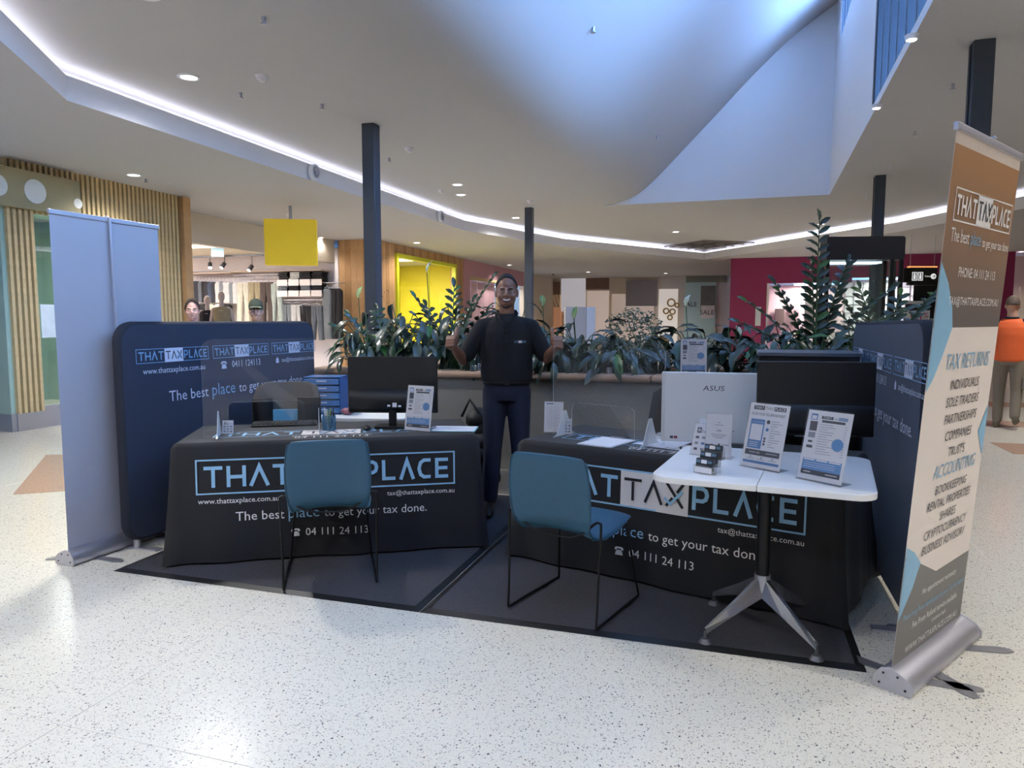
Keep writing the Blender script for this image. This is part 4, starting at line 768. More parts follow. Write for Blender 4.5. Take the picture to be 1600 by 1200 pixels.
# tiered business card holder
bc = thing('business_card_holder', 'clear tiered holder with three rows of dark business cards on the white table', 'card holder', onW(-.235, -.29), R(-28))
for i in range(3):
    y, z = i * .035, i * .028; m = MB(); m.box((0, y - .014, z + .02), (.1, .002, .035)); m.box((0, y + .014, z + .03), (.1, .002, .055)); m.box((0, y, z + .003), (.1, .03, .002)); m.box((-.049, y, z + .02), (.002, .03, .036)); m.box((.049, y, z + .02), (.002, .03, .036)); m.build('tier', ACRY, bc)
    c = MB().box((0, y, z + .04), (.088, .014, .052), rx=R(-10)).build('card_stack', mat('card_dark', '#2c3138', .4), bc, bevel=.002); f_ = lambda x, yy, o: (x, y - .0085 - o + (yy) * .17, z + .055 + yy)
    m = MB(); rect(m, -.014, .014, -.008, .008, f_, .002); m.build('card_logo_white', PAPER, c); m = MB(); rect(m, -.038, -.018, -.006, .006, f_, .002); m.build('card_logo_blue', mat('card_blue', '#5d7d92', .5), c); m = MB(); rect(m, .018, .04, -.006, .006, f_, .002); m.build('card_logo_blue', MATS['card_blue'], c)
m = MB(); m.box((0, -.017, .018), (.085, .0015, .026)); m.build('front_card', PAPER, bc); m = MB(); m.box((0, .052, .05), (.1, .002, .1)); m.build('back_plate', ACRY, bc)

# ------------------------------------------------------------------ acrylic counter screens
def screen(loc, rz, W, Hh, cut, label):
    t = thing('acrylic_screen', label, 'screen', loc, rz); c0, c1, ch = cut; rr = .08; r2 = .04
    out = [(-W / 2, 0), (-W / 2, Hh - rr)] + [(-W / 2 + rr - rr * math.cos(R(a)), Hh - rr + rr * math.sin(R(a))) for a in (15, 30, 45, 60, 75, 90)] + [(W / 2 - rr + rr * math.sin(R(a)), Hh - rr + rr * math.cos(R(a))) for a in (0, 15, 30, 45, 60, 75, 90)] + [(W / 2, 0), (c1, 0), (c1, ch - r2)] + [(c1 - r2 + r2 * math.cos(R(a)), ch - r2 + r2 * math.sin(R(a))) for a in (22, 45, 67, 90)] + [(c0 + r2 - r2 * math.sin(R(a)), ch - r2 + r2 * math.cos(R(a))) for a in (0, 22, 45, 67, 90)] + [(c0, 0)]
    n = len(out); bmm = bmesh.new(); vs = [bmm.verts.new((x, 0, z)) for x, z in out]; f = bmm.faces.new(vs); bmesh.ops.triangulate(bmm, faces=[f]); me = bpy.data.meshes.new('sheet'); bmm.to_mesh(me); bmm.free(); me.materials.append(ACRY); o = bpy.data.objects.new('sheet', me); COL.objects.link(o); o.parent = t
    m = MB(); m.loft([[(x + 0, y, z) for y in (-.002, .002)] for x, z in out + [out[0]]], cap=False, close=False, smooth=False); m.build('polished_edge', ACED, t)
    for fx in (-W / 2 + .09, W / 2 - .09):
        m = MB(); m.prism([(-.13, 0), (.13, 0), (.09, .012), (.018, .16), (-.018, .16), (-.09, .012)], -.002, .002, lambda a, b, c: (fx + c, a, b)); m.build('foot_fin', ACED, t)
    return t
screen(onL(-.4, -.12), TLa + R(4), .8, .62, (-.25, .22, .215), 'clear acrylic counter screen with cut-out on the left table')
screen(onR(-.47, -.115), TRa - R(4), .79, .62, (-.25, .2, .215), 'clear acrylic counter screen with cut-out on the right table')

# ------------------------------------------------------------------ computers
GB = mat('gloss_black_bezel', '#0b0b0d', .18); PCW = mat('pc_white', '#dcdad6', .4, var=.012, scale=4)
def monitor(loc, rz, W, Hh, z0, label):
    t = thing('monitor', label, 'monitor', loc, rz)           # back faces local -Y
    b = MB(); b.box((0, 0, z0 + Hh / 2), (W, .025, Hh)); b.build('casing', BLACK, t, bevel=.006)
    m = MB(); hh = Hh * .42; m.loft([[(x, -.0125 - d * (1 - abs(x / W * 1.9) ** 4 * .3), z) for z, d in ((z0 + .01, .004), (z0 + .03, .035), (z0 + hh * .8, .038), (z0 + hh, .004))] for x in [W * (-.48 + .96 * i / 10) for i in range(11)]], cap=False, close=False); m.build('rear_housing', BLACK, t)
    MB().box((0, .0135, z0 + Hh / 2 + .005), (W - .02, .002, Hh - .04)).build('screen_panel', GB, t)
    MB().box((0, -.02, z0 * .5 + .05), (.05, .03, z0 + .1)).build('neck', BLACKM, t); MB().prism(rrect(.24, .18, .03), 0, .012).build('foot', BLACKM, t)
    m = MB(); m.box((.02, -.0525, z0 + .06), (.03, .002, .03)); m.box((-.02, -.0525, z0 + .055), (.02, .002, .012)); m.box((.055, -.0525, z0 + .052), (.02, .002, .012)); m.build('rating_label', PAPER, t)
    return t
monitor(onL(.40, .03), R(16), .62, .39, .10, 'black monitor seen from behind on the left table')
monitor((.41, 4.10, ZT), R(8), .60, .40, .12, 'black monitor seen from behind at the right end of the right table')
ai = thing('all_in_one_computer', 'white all-in-one computer seen from behind on the right table', 'computer', onR(.17, -.02), R(3))
MB().box((0, 0, .235), (.585, .028, .41)).build('casing', PCW, ai, bevel=.007)
MB().box((0, .0145, .25), (.56, .002, .35)).build('screen_panel', GB, ai); MB().loft([[(x, y, z) for x in (-w, w)] + [(x, y + .004, z) for x in (w, -w)] for w, y, z in ((.10, -.1, .004), (.09, -.06, .1), (.07, -.016, .17))], smooth=False).build('stand', PCW, ai); MB().box((0, .02, .004), (.22, .24, .008)).build('stand_base', PCW, ai)
af = lambda x, y, o: (x, -.0145 - o, y)
m = MB(); put_text(m, 'ASUS', .0, .335, af, fit=.12, off=.002, sq=.8, shear=.1); m.build('maker_lettering', mat('logo_grey', '#3d3d42', .4), ai)
m = MB(); 
for i in range(5): rect(m, .0 + i * .02 - .02, .008 + i * .02 - .02, .12, .137, af)
m.build('ports', BLACK, ai); m = MB(); stroke(m, [(-.02, .07), (-.02, .105), (.12, .105)], .003, af); m.build('cover_seam', PDK, ai); m = MB(); rect(m, -.24, -.222, .05, .065, af); m.build('dark_sticker', PDK, ai); m = MB(); rect(m, -.218, -.198, .05, .065, af); m.build('red_sticker', mat('sticker_red', '#7a2b38', .5), ai)
def keyboard(loc, rz, W, mt, km, label):
    t = thing('keyboard', label, 'keyboard', loc, rz); MB().box((0, 0, .009), (W, .13, .014), rx=R(3)).build('body', mt, t, bevel=.004)
    m = MB()
    for r_ in range(5):
        for c in range(14): m.box((-W / 2 + .018 + c * (W - .036) / 13, -.048 + r_ * .024, .018 + r_ * .0012), (W / 17, .018, .005))
    k_ = m.build('keys', km, t); k_['kind'] = 'stuff'; return t
keyboard(onR(-.04, .17), TRa + R(4), .42, PCW, mat('key_grey', '#b8b8b8', .5), 'pale keyboard lying behind the white computer'); keyboard(onL(-.35, .27), TLa, .44, BLACK, mat('key_black', '#1b1b1e', .5), 'dark keyboard at the back of the left table')
ms = thing('mouse', 'dark computer mouse with grey rim on the right table', 'mouse', onR(.24, .26), R(20)); MB().ell((0, 0, .014), (.03, .052, .018)).build('shell', mat('mouse_grey', '#6f7074', .3, .3), ms); MB().ell((0, .02, .024), (.008, .02, .009)).build('wheel_strip', BLACK, ms)
ms = thing('mouse', 'black computer mouse beside the left monitor foot', 'mouse', onL(.22, -.08), R(30)); MB().ell((0, 0, .014), (.03, .052, .018)).build('shell', BLACK, ms); MB().ell((0, .02, .024), (.008, .02, .009)).build('wheel_strip', PDK, ms)
def clipboard(loc, rz, W, D, bm_, label):
    t = thing('clipboard', label, 'clipboard', loc, rz); MB().prism(rrect(W, D, .012), .0005, .004).build('board', bm_, t); MB().box((0, -.005, .0055), (W * .92, D * .92, .002)).build('paper', PAPER, t); MB().box((0, D / 2 - .015, .009), (.09, .02, .009)).build('clip', METAL, t); return t
clipboard(onR(-.42, -.2), TRa + R(-2), .235, .32, mat('clear_board', '#c9cfd3', .3), 'clipboard with white form on the right table before the screen'); clipboard(onL(.80, -.16), TLa + R(75), .23, .31, mat('aqua_board', '#79b7bd', .4), 'aqua clipboard with white form on the right end of the left table')
dt = thing('paper_sheet', 'loose white sheets by the right screen foot', 'paper', onR(-.13, -.03), R(-30)); MB().box((0, 0, .001), (.21, .29, .0015)).build('sheet', PAPER, dt); MB().box((.03, .02, .0025), (.21, .29, .001), rz=R(12)).build('sheet', PAPER, dt)
# mesh pen cup
pc = thing('pen_cup', 'blue mesh pen cup full of pens on the left table', 'pen cup', onL(-.03, -.02)); PCB = mat('blue_mesh', '#3f7f9f', .4, .3)
m = MB()
for i in range(18): a = 2 * math.pi * i / 18; m.box((.042 * math.cos(a), .042 * math.sin(a), .05), (.003, .003, .1), rz=a)
for z in [.004 + .0105 * i for i in range(10)]:
    m.loft([[(r_ * math.cos(2 * math.pi * k / 18), r_ * math.sin(2 * math.pi * k / 18), z + dz) for k in range(18)] for r_, dz in ((.0405, -.0015), (.0435, -.0015), (.0435, .0015), (.0405, .0015))], cap=False)
m.build('mesh_wall', PCB, pc); MB().cyl((0, 0, 0), (0, 0, .003), .042).build('base', PCB, pc)
for i in range(9):
    a = i * 2.4; m = MB(); m.cyl((.015 * math.cos(a), .015 * math.sin(a), .005), (.034 * math.cos(a), .034 * math.sin(a), .12 + .012 * (i % 4)), .0045, n=6); m.build('pen', mat('pen_%d' % (i % 5), ('#1a1a1c', '#b7c94a', '#e2e0da', '#3a3a40', '#8a8f96')[i % 5], .4), pc)
# desk behind with drawer tower, bag and chair
dk_ = thing('rear_desk', 'white side desk behind the left table', 'desk', (-2.93, 5.10, .012), R(10)); MB().prism(rrect(.95, .55, .1), .70, .73).build('top', WLAM, dk_, bevel=.004)
for x in (-.38, .38):
    for y in (-.2, .2): MB().cyl((x, y, 0), (x, y, .7), .018).build('leg', METAL, dk_)
dw = thing('drawer_tower', 'translucent blue desktop drawer set on the white side desk', 'drawers', (-3.19, 5.06, .744), R(16)); BLT = mat('blue_plastic', '#2e5f9a', .3, var=.06); BLT2 = mat('blue_drawer', '#5a84b4', .3, var=.1)
m = MB(); m.box((-.145, 0, .15), (.006, .24, .3)); m.box((.145, 0, .15), (.006, .24, .3)); m.box((0, 0, .298), (.296, .24, .005)); m.box((0, 0, .003), (.296, .24, .005)); m.box((0, .118, .15), (.296, .004, .3)); m.build('case', BLT, dw)
for i in range(5): d_ = MB().box((0, -.004, .035 + i * .057), (.278, .24, .046)).build('drawer', BLT2, dw, bevel=.003); MB().box((0, -.126, .04 + i * .057), (.08, .008, .012)).build('handle', mat('label_white', '#cdd4dc', .5), d_)
sw = thing('sweets_bag', 'small crumpled maroon and white packet on the side desk', 'packet', (-2.95, 4.98, .744)); MB().ell((0, 0, .03), (.06, .04, .03), 8, 6).ell((.03, .01, .045), (.04, .03, .02), 7, 5).build('wrapper', mat('packet', '#8a5560', .4, var=.6, scale=40), sw)
och = thing('office_chair', 'black office chair with a dark jacket behind the left table', 'chair', (-3.28, 4.66, .012), R(29)); LEA = mat('black_leather', '#131314', .5, var=.15, scale=10)
m = MB(); m.loft([[(x * w, y + cv * abs(x) ** 2, z) for x in (-1, -.8, -.4, 0, .4, .8, 1)] + [(x * w, y + .05 + cv * abs(x) ** 2, z) for x in (1, .8, .4, 0, -.4, -.8, -1)] for w, y, z, cv in ((.17, -.02, .5, -.03), (.22, -.03, .56, -.05), (.25, -.02, .7, -.06), (.25, .0, .88, -.06), (.22, .03, .98, -.04), (.15, .04, 1.01, -.02))]); m.build('backrest', mat('brown_grey_leather', '#3a332d', .55, var=.1), och); MB().box((0, -.24, .47), (.48, .46, .08)).build('seat', LEA, och, bevel=.03); MB().cyl((0, -.22, .1), (0, -.22, .44), .03).build('gas_lift', BLACKM, och)
for i in range(5): a = R(72 * i); MB().tube([(0, -.22, .1), (.3 * math.cos(a), -.22 + .3 * math.sin(a), .06)], .02).cyl((.3 * math.cos(a), -.22 + .3 * math.sin(a) - .015, .03), (.3 * math.cos(a), -.22 + .3 * math.sin(a) + .015, .03), .03).build('castor_arm', BLACKM, och)
m = MB(); m.loft([[(x, -.09 - .03 * math.sin(x * 30 + z * 9), z) for x in (-.24, -.17, -.1)] + [(x, -.05, z) for x in (-.1, -.17, -.24)] for z in (.52, .65, .8, .9)]); m.loft([[(x, -.09 - .03 * math.sin(x * 30 + z * 9), z) for x in (.08, .16, .25)] + [(x, -.05, z) for x in (.25, .16, .08)] for z in (.52, .65, .8, .9)]); m.build('jacket', LEA, och); MB().box((0, -.06, .66), (.2, .03, .3)).build('blue_lining', mat('aqua_lining', '#5d9dbc', .7), och)
bg = thing('backpack', 'black crumpled bag on the floor behind the left monitor', 'bag', (-1.98, 5.38, .012)); m = MB()
for i in range(7): m.ell((random.uniform(-.09, .09), random.uniform(-.08, .08), .14 + .09 * i), (.17 - .01 * i, .14, .1), 10, 7)
m.build('body', mat('black_nylon', '#0e0e10', .6, var=.3, scale=20, bump=.6, bscale=25), bg); MB().tube([(-.1, -.12, .72), (-.02, -.15, .86), (.06, -.12, .74)], .012).build('strap', LEA, bg)
cb = thing('filing_cabinet', 'black filing cabinet with grey top behind the right monitor', 'cabinet', (.45, 5.2, .012)); MB().box((0, 0, .63), (.6, .5, 1.25)).build('body', BLACK, cb, bevel=.006); MB().box((0, 0, 1.265), (.62, .52, .022)).build('top_panel', mat('grey_sheen_top', '#5b616c', .4), cb)  # grey of the top panel is reflected light put into its colour
for i in range(3):
    d_ = MB().box((0, -.255, .22 + i * .4), (.58, .012, .38)).build('drawer', BLACKM, cb); MB().box((0, -.265, .34 + i * .4), (.14, .012, .02)).build('handle', METAL, d_)
pcch = thing('rear_office_chair', 'dark office chair edge behind the white computer', 'chair', (-.33, 4.98, .012), R(-10)); MB().loft([[(x * w, 0, z) for x in (-1, -.5, 0, .5, 1)] + [(x * w, .05, z) for x in (1, .5, 0, -.5, -1)] for w, z in ((.16, .5), (.23, .6), (.25, .8), (.22, .98), (.14, 1.03))]).build('backrest', mat('charcoal_mesh', '#222226', .8), pcch); MB().box((0, -.22, .47), (.46, .44, .07)).build('seat', LEA, pcch, bevel=.03); MB().cyl((0, -.2, .1), (0, -.2, .44), .03).build('gas_lift', BLACKM, pcch)
for i in range(5): a = R(72 * i + 20); MB().tube([(0, -.2, .1), (.28 * math.cos(a), -.2 + .28 * math.sin(a), .05)], .02).cyl((.28 * math.cos(a), -.2 + .28 * math.sin(a) - .015, .03), (.28 * math.cos(a), -.2 + .28 * math.sin(a) + .015, .03), .03).build('castor_arm', BLACKM, pcch)
# boxes and cup on the planter cap
for a, z, w, lab in ((741, .0, .075, 'small white box with printed label on the planter cap, lower of two'), (745, .066, .055, 'small white box with printed label on the planter cap, upper of two'), (725, 0, .06, 'small white box half hidden by leaves on the planter cap')):
    p = gd(a, 570, 6.0); b = thing('small_box', lab, 'box', (p.x, 5.83, PZ + z), R(10)); MB().box((0, 0, .033), (w, .05, .064)).build('carton', PAPER, b, bevel=.002); MB().box((0, -.0257, .028), (w * .7, .001, .02)).build('label', mat('box_label', '#7fa3b5', .6), b)
p = gd(955, 575, 6.0); b = thing('metal_cup', 'small metal cup among leaves on the planter cap', 'cup', (p.x, 5.85, PZ)); MB().cyl((0, 0, 0), (0, 0, .05), .034, .036, 16).build('cup_wall', METAL, b)
cbl = thing('floor_cable', 'black cable lying on the mat between the tables', 'cable', (0, 0, .012)); MB().tube([(-1.72, 5.6, .008), (-1.62, 5.35, .008), (-1.42, 5.25, .008), (-1.25, 5.4, .008), (-1.1, 5.45, .008)], .006).build('cord', RUB, cbl)
# ------------------------------------------------------------------ people
def capsule(mb, p0, r0, p1, r1, n=14):
    p0 = Vector(p0); p1 = Vector(p1); d = (p1 - p0).normalized(); a = d.orthogonal().normalized(); b = d.cross(a); rings = []
    for k in range(1, 5): t = math.pi / 2 * k / 4; rings.append((p0 - d * r0 * math.cos(t), r0 * math.sin(t)))
    for k in range(0, 4): t = math.pi / 2 * k / 4; rings.append((p1 + d * r1 * math.sin(t), r1 * math.cos(t)))
    mb.loft([[c + (a * math.cos(2 * math.pi * i / n) + b * math.sin(2 * math.pi * i / n)) * r for i in range(n)] for c, r in rings])
def chain(mb, pts):
    for (p, r), (q, s) in zip(pts, pts[1:]): capsule(mb, p, r, q, s)
def remesh(mb, name, mt, parent, voxel=.007, sm=6, keep=None):
    me = mb.mesh(name, mt); o = bpy.data.objects.new(name, me); COL.objects.link(o)
    r = o.modifiers.new('r', 'REMESH'); r.mode = 'VOXEL'; r.voxel_size = voxel
    if sm: s = o.modifiers.new('s', 'SMOOTH'); s.factor = .5; s.iterations = sm
    bpy.context.view_layer.update(); dg = bpy.context.evaluated_depsgraph_get(); m2 = bpy.data.meshes.new_from_object(o.evaluated_get(dg)); m2.name = name
    bpy.data.objects.remove(o); m2.materials.clear(); m2.materials.append(mt)
    for p in m2.polygons: p.use_smooth = True
    o = bpy.data.objects.new(name, m2); COL.objects.link(o); o.parent = parent; return o
def fist(mb, w, f, up, o, k=1.0):
    """thumbs-up fist: w wrist, f forearm direction, up thumb direction, o outward (back of hand)"""
    f = f.normalized(); up = (up - f * up.dot(f)).normalized(); o = (o - f * o.dot(f) - up * o.dot(up)).normalized()
    for i in range(4):
        h = up * (.028 - .0195 * i) * k; K = w + f * (.088 - .004 * abs(i - 1)) * k + o * .026 * k + h; P = K - o * (.05 - .003 * i) * k + f * .018 * k; M_ = P - f * .03 * k - o * .004 * k; T = M_ + o * .024 * k - f * .004 * k
        capsule(mb, w + f * .015 * k + h * .55 + o * .006 * k, .017 * k, K, .0125 * k); chain(mb, [(K, .0115 * k), (P, .0105 * k), (M_, .0098 * k), (T, .0085 * k)])
    b = w + f * .03 * k - o * .016 * k + up * .018 * k; c = w + f * .062 * k - o * .018 * k + up * .048 * k; chain(mb, [(b, .018 * k), (c, .0145 * k), (c + up * .032 * k + f * .002, .0135 * k), (c + up * .058 * k - f * .006 * k, .011 * k)])
def open_hand(mb, w, f, side, fwd, k=1.0):
    """relaxed hanging hand: f down the hand, side across the knuckles, fwd the way the fingers curl"""
    f = f.normalized(); side = side.normalized(); fwd = fwd.normalized()
    for i in range(4):
        K = w + f * (.09 - .004 * abs(i - 1)) + side * (.028 - .019 * i); a = K + f * .038 + fwd * .008; b = a + f * .022 + fwd * .02
        capsule(mb, w + side * (.012 - .008 * i), .016, K, .012); chain(mb, [(K, .0105), (a, .0095), (b, .008)])
    chain(mb, [(w + f * .025 + side * .025, .015), (w + f * .06 + side * .048 + fwd * .015, .0115), (w + f * .09 + side * .05 + fwd * .025, .009)])
def person(label, loc, rz, k, skin, shirt, trousers, shoe, hair, arms, feet, hands='fist', head=(0, 0), extra=None, vox=.007, legs=True):
    t = thing('person', label, 'person', loc, rz); t.scale = (k, k, k)
    SK = mat('skin_' + skin, skin, .42, var=.05, scale=20); b = MB(); hx, tilt = head
    # head (faces -Y)
    H0 = Vector((0, -.005, 1.662)); E = lambda c, r: b.ell(H0 + Vector(c), r, 16, 12)
    E((0, .012, .03), (.076, .096, .1)); E((0, -.03, -.045), (.058, .066, .07)); E((0, -.06, -.098), (.03, .028, .022)); E((0, -.05, -.02), (.066, .046, .075)); E((0, -.02, -.03), (.07, .07, .085)); E((0, -.035, -.07), (.055, .06, .045))
    for s in (-1, 1): E((s * .028, -.080, .024), (.024, .013, .008)); E((s * .04, -.072, -.032), (.024, .022, .022)); E((s * .077, .01, -.005), (.012, .022, .034)); E((s * .013, -.112, -.028), (.0105, .012, .009)); E((s * .042, -.02, -.068), (.018, .045, .034))
    capsule(b, H0 + Vector((0, -.094, .02)), .009, H0 + Vector((0, -.116, -.022)), .0135); E((0, -.088, -.058), (.031, .016, .018)); E((0, -.09, -.085), (.022, .014, .008))
    capsule(b, (0, .012, 1.46), .06, (0, .002, 1.62), .056)
    # trunk core, limbs
    capsule(b, (0, .005, 1.0), .1, (0, .002, 1.34), .095); capsule(b, (-.13, .01, 1.42), .055, (.13, .01, 1.42), .055)
    for s, (sh, el, wr, f, up) in zip((-1, 1), arms):
        chain(b, [(sh, .05), (el, .04), (Vector(el).lerp(Vector(wr), .35), .041), (wr, .027)])
        if hands == 'fist': fist(b, Vector(wr), Vector(f), Vector(up), Vector((s, 0, 0)), 1.12)
        else: open_hand(b, Vector(wr), Vector(f), Vector(up), Vector((-s * .5, -.6, 0)))
    if legs:
        for s, (hp, kn, an) in zip((-1, 1), feet): chain(b, [(hp, .075), (kn, .052), (an, .04)])
    remesh(b, 'body', SK, t, .005, 5)
    # face parts
    dark = mat('dark_feature', '#15100e', .5); EW = mat('eye_white', '#d9d3cc', .3); LIP = mat('lip_' + skin, tuple(c * .62 for c in hexc(skin)), .5)
    for s in (-1, 1):
        e = MB().ell(H0 + Vector((s * .032, -.0885, .0)), (.0115, .007, .0042), 12, 8).build('eye', EW, t); MB().ell(H0 + Vector((s * .032, -.0965, .0)), (.0046, .003, .0044), 10, 6).build('iris', dark, e)
        MB().tube([H0 + Vector((s * q, y, z)) for q, y, z in ((.014, -.098, .019), (.032, -.099, .026), (.05, -.086, .02))], [.003, .004, .002], 6).build('eyebrow', dark, t)
    if extra == 'smile':
        MB().tube([H0 + Vector((q, -.105 + abs(q) * .35, -.064 + q * q * 9)) for q in (-.034, -.02, 0, .02, .034)], [.003, .0085, .011, .0085, .003], 8).build('lips', LIP, t)
        MB().tube([H0 + Vector((q, -.1115 + abs(q) * .32, -.0615 + q * q * 10)) for q in (-.026, -.013, 0, .013, .026)], [.0025, .0055, .0065, .0055, .0025], 8).build('teeth', mat('teeth', '#ece6dc', .3), t)
        MB().tube([H0 + Vector((q, -.089 + abs(q) * .5, -.108 + q * q * 9)) for q in (-.034, -.018, 0, .018, .034)], [.003, .006, .008, .006, .003], 8).build('beard', mat('beard', '#17110f', .8), t)
    else:
        MB().tube([H0 + Vector((q, -.103 + abs(q) * .35, -.06)) for q in (-.024, 0, .024)], [.003, .006, .003], 8).build('lips', LIP, t)
    # hair shell
    HM = mat('hair_' + hair[0], hair[0], .7, var=.2, scale=60, bump=.5, bscale=200); hb = MB(); n = 24
    style = hair[1]
    for j in range(9):
        ph = (R(4) + j / 8 * R(96 if style != 'long' else 128)); rg = []
        for i in range(n):
            a = 2 * math.pi * i / n; front = max(0, -math.sin(a)); lim = R({'receding': 88 - 46 * front ** 1.1, 'short': 108 - 46 * front ** .8, 'long': 134 - 92 * front ** .9, 'bald': 102 - 50 * front}[style]); q = min(ph * lim / R(96), lim)
            g = 1.03 if style != 'long' else 1.12
            rg.append(H0 + Vector((.078 * g * math.sin(q) * math.cos(a), .014 + .098 * g * math.sin(q) * math.sin(a), .03 + .104 * g * math.cos(q))))
        hb.loft([rg], cap=False) if False else None
        hb.v += [tuple(v) for v in rg]
    hb.f = [[j * n + i, (j + 1) * n + i, (j + 1) * n + (i + 1) % n, j * n + (i + 1) % n] for j in range(8) for i in range(n)] + [list(range(n))]; hb.m = [0] * len(hb.f); hb.sm = [True] * len(hb.f)
    ho = hb.build('hair', HM, t); so_ = ho.modifiers.new('s', 'SOLIDIFY'); so_.thickness = .004; so_.offset = 0
    # clothes
    st = MB(); E2 = lambda z, rx, ry, cy=0: [(rx * math.cos(2 * math.pi * i / 28), cy + ry * math.sin(2 * math.pi * i / 28), z) for i in range(28)]
    SHM = shirt[0]; hem = shirt[1]
    st.loft([E2(hem, .16, .115), E2(hem + .03, .192, .135), E2(hem + .1, .196, .136), E2(1.15, .19, .13), E2(1.28, .2, .13), E2(1.37, .196, .12), E2(1.44, .155, .1), E2(1.485, .085, .078), E2(1.505, .066, .066)])
    for s, (sh, el, wr, f, up) in zip((-1, 1), arms):
        sh = Vector(sh); el = Vector(el); e = sh.lerp(el, shirt[2]); capsule(st, (s * .08, .005, 1.435), .055, sh, .07); capsule(st, sh, .07, e, .066)
        if shirt[2] > .95: capsule(st, e, .06, Vector(el).lerp(Vector(wr), .9), .042)
    remesh(st, 'shirt', SHM, t, .0075, 5)
    if legs:
        tr = MB(); tr.loft([E2(.86, .15, .115, .005), E2(.93, .172, .122, .003), E2(1.0, .17, .12), E2(1.04, .165, .115)])
        for s, (hp, kn, an) in zip((-1, 1), feet): an = Vector(an); chain(tr, [((hp[0], hp[1] + .005, hp[2]), .098), (Vector(hp).lerp(Vector(kn), .5), .085), (kn, .07), (Vector(kn).lerp(an, .5), .066), (an + Vector((0, .01, .03)), .06)])
        remesh(tr, 'trousers', trousers, t, .0085, 5)
        for s, (hp, kn, an) in zip((-1, 1), feet):
            m = MB(); an = Vector(an); lift = an.z - .085
            m.loft([[(an.x + s * .012 + w * math.cos(a) , an.y + y, max(lift + .002, lift + h0 + (hh) * math.sin(a))) for a in [2 * math.pi * i / 14 for i in range(14)]] for y, w, h0, hh in ((.085, .02, .04, .035), (.07, .036, .055, .055), (.02, .04, .06, .07), (-.05, .04, .045, .05), (-.12, .047, .034, .036), (-.17, .04, .026, .026), (-.195, .018, .022, .016))]); m.build('shoe', shoe, t)
        m = MB(); m.loft([E2(.985, .176, .127), E2(.985, .18, .131), E2(1.022, .18, .131), E2(1.022, .176, .127)], cap=False); m.build('belt', LEA, t); MB().box((0, -.133, 1.003), (.045, .008, .034)).build('buckle', BLACKM, t)
    return t
# man in the black polo, thumbs up
PSH = mat('black_polo', '#0e0e11', .85, var=.15, scale=8, bump=.25, bscale=12); NAVT = mat('navy_trousers', '#161d33', .75, var=.12, scale=7, bump=.3, bscale=14); SHB = mat('black_shoe', '#0c0c0d', .35)
ft = [((-.085, .0, .93), (-.105, -.015, .50), (-.13, .01, .085)), ((.085, .0, .93), (.1, -.015, .50), (.12, .03, .085))]
man = person('smiling man in black polo and navy trousers giving two thumbs up', (-1.66, 5.13, .012), R(17.8), 1.0, '#8c6350', (PSH, .985, .82), NAVT, SHB, ('#120e0d', 'receding'),
    [((-.178, .0, 1.40), (-.325, -.02, 1.165), (-.375, -.235, 1.27), (-.1, -.9, .4), (.05, -.1, 1)), ((.178, .0, 1.40), (.298, -.02, 1.175), (.345, -.235, 1.265), (.08, -.9, .38), (-.05, -.1, 1))], ft, extra='smile')
man.scale = (1.02, 1.02, 1.02)
m = MB()
for s in (-1, 1): m.add([(s * .0, -.112, 1.40), (s * .075, -.085, 1.468), (s * .088, .0, 1.51), (s * .07, .0, 1.535), (s * .052, -.075, 1.50), (s * .008, -.108, 1.425)], [(0, 1, 2, 3, 4, 5) if s > 0 else (5, 4, 3, 2, 1, 0)])
m.add([(-.07, 0, 1.535), (-.05, .06, 1.535), (.05, .06, 1.535), (.07, 0, 1.535), (.088, 0, 1.51), (.06, .085, 1.50), (-.06, .085, 1.50), (-.088, 0, 1.51)], [(0, 1, 6, 7), (1, 2, 5, 6), (2, 3, 4, 5)])
co = m.build('collar', PSH, man); s_ = co.modifiers.new('s', 'SOLIDIFY'); s_.thickness = .008
MB().box((0, -.128, 1.345), (.03, .008, .13), rx=R(-6)).build('placket', PSH, man)
for z in (1.385, 1.345, 1.305): MB().cyl((0, -.13, z), (0, -.137, z), .005, n=8).build('button', mat('button', '#2b2b2e', .4), man)
cfn = lambda x, y, o: (x, -.124 - o + abs(x) * .25 - (1.32 - y) * .04, y)
lb, lw2, ld = MB(), MB(), MB(); rect(lb, .055, .085, 1.292, 1.31, cfn, .012); rect(lb, .112, .142, 1.292, 1.31, cfn, .012); lb.build('chest_logo_blue', mat('chest_blue', '#3f5f6c', .6), man); rect(lw2, .086, .111, 1.292, 1.31, cfn, .0125); lw2.build('chest_logo_white', PW, man)
# man in the orange work shirt walking away
ORG = mat('hi_vis_orange', '#e2622a', .7, var=.06, scale=5, bump=.2, bscale=12); KHA = mat('khaki_trousers', '#7d7264', .8, var=.12, scale=8, bump=.3, bscale=14); BOOT = mat('work_boot', '#5c5344', .7)
ft2 = [((-.09, .0, .93), (-.1, .03, .50), (-.1, .12, .16)), ((.09, .0, .93), (.1, -.04, .50), (.1, -.06, .085))]
om = person('man in orange and navy work shirt and khaki trousers walking away', (3.60, 11.4, 0), R(180 - 20), 1.02, '#b98b74', (ORG, .90, .75), KHA, BOOT, ('#5a4a40', 'bald'),
    [((-.2, .0, 1.415), (-.27, .05, 1.14), (-.29, -.04, .90), (0, -.1, -1), (0, -1, 0)), ((.2, .0, 1.415), (.27, .02, 1.14), (.29, -.08, .90), (0, -.1, -1), (0, -1, 0))], ft2, hands='open')
m = MB()
for s in (-1, 1):
    m.mi = 0; capsule(m, (s * .15, .008, 1.44), .058, (s * .2, .0, 1.42), .086); capsule(m, (s * .2, 0, 1.415), .084, (s * .262, .038, 1.2), .074)
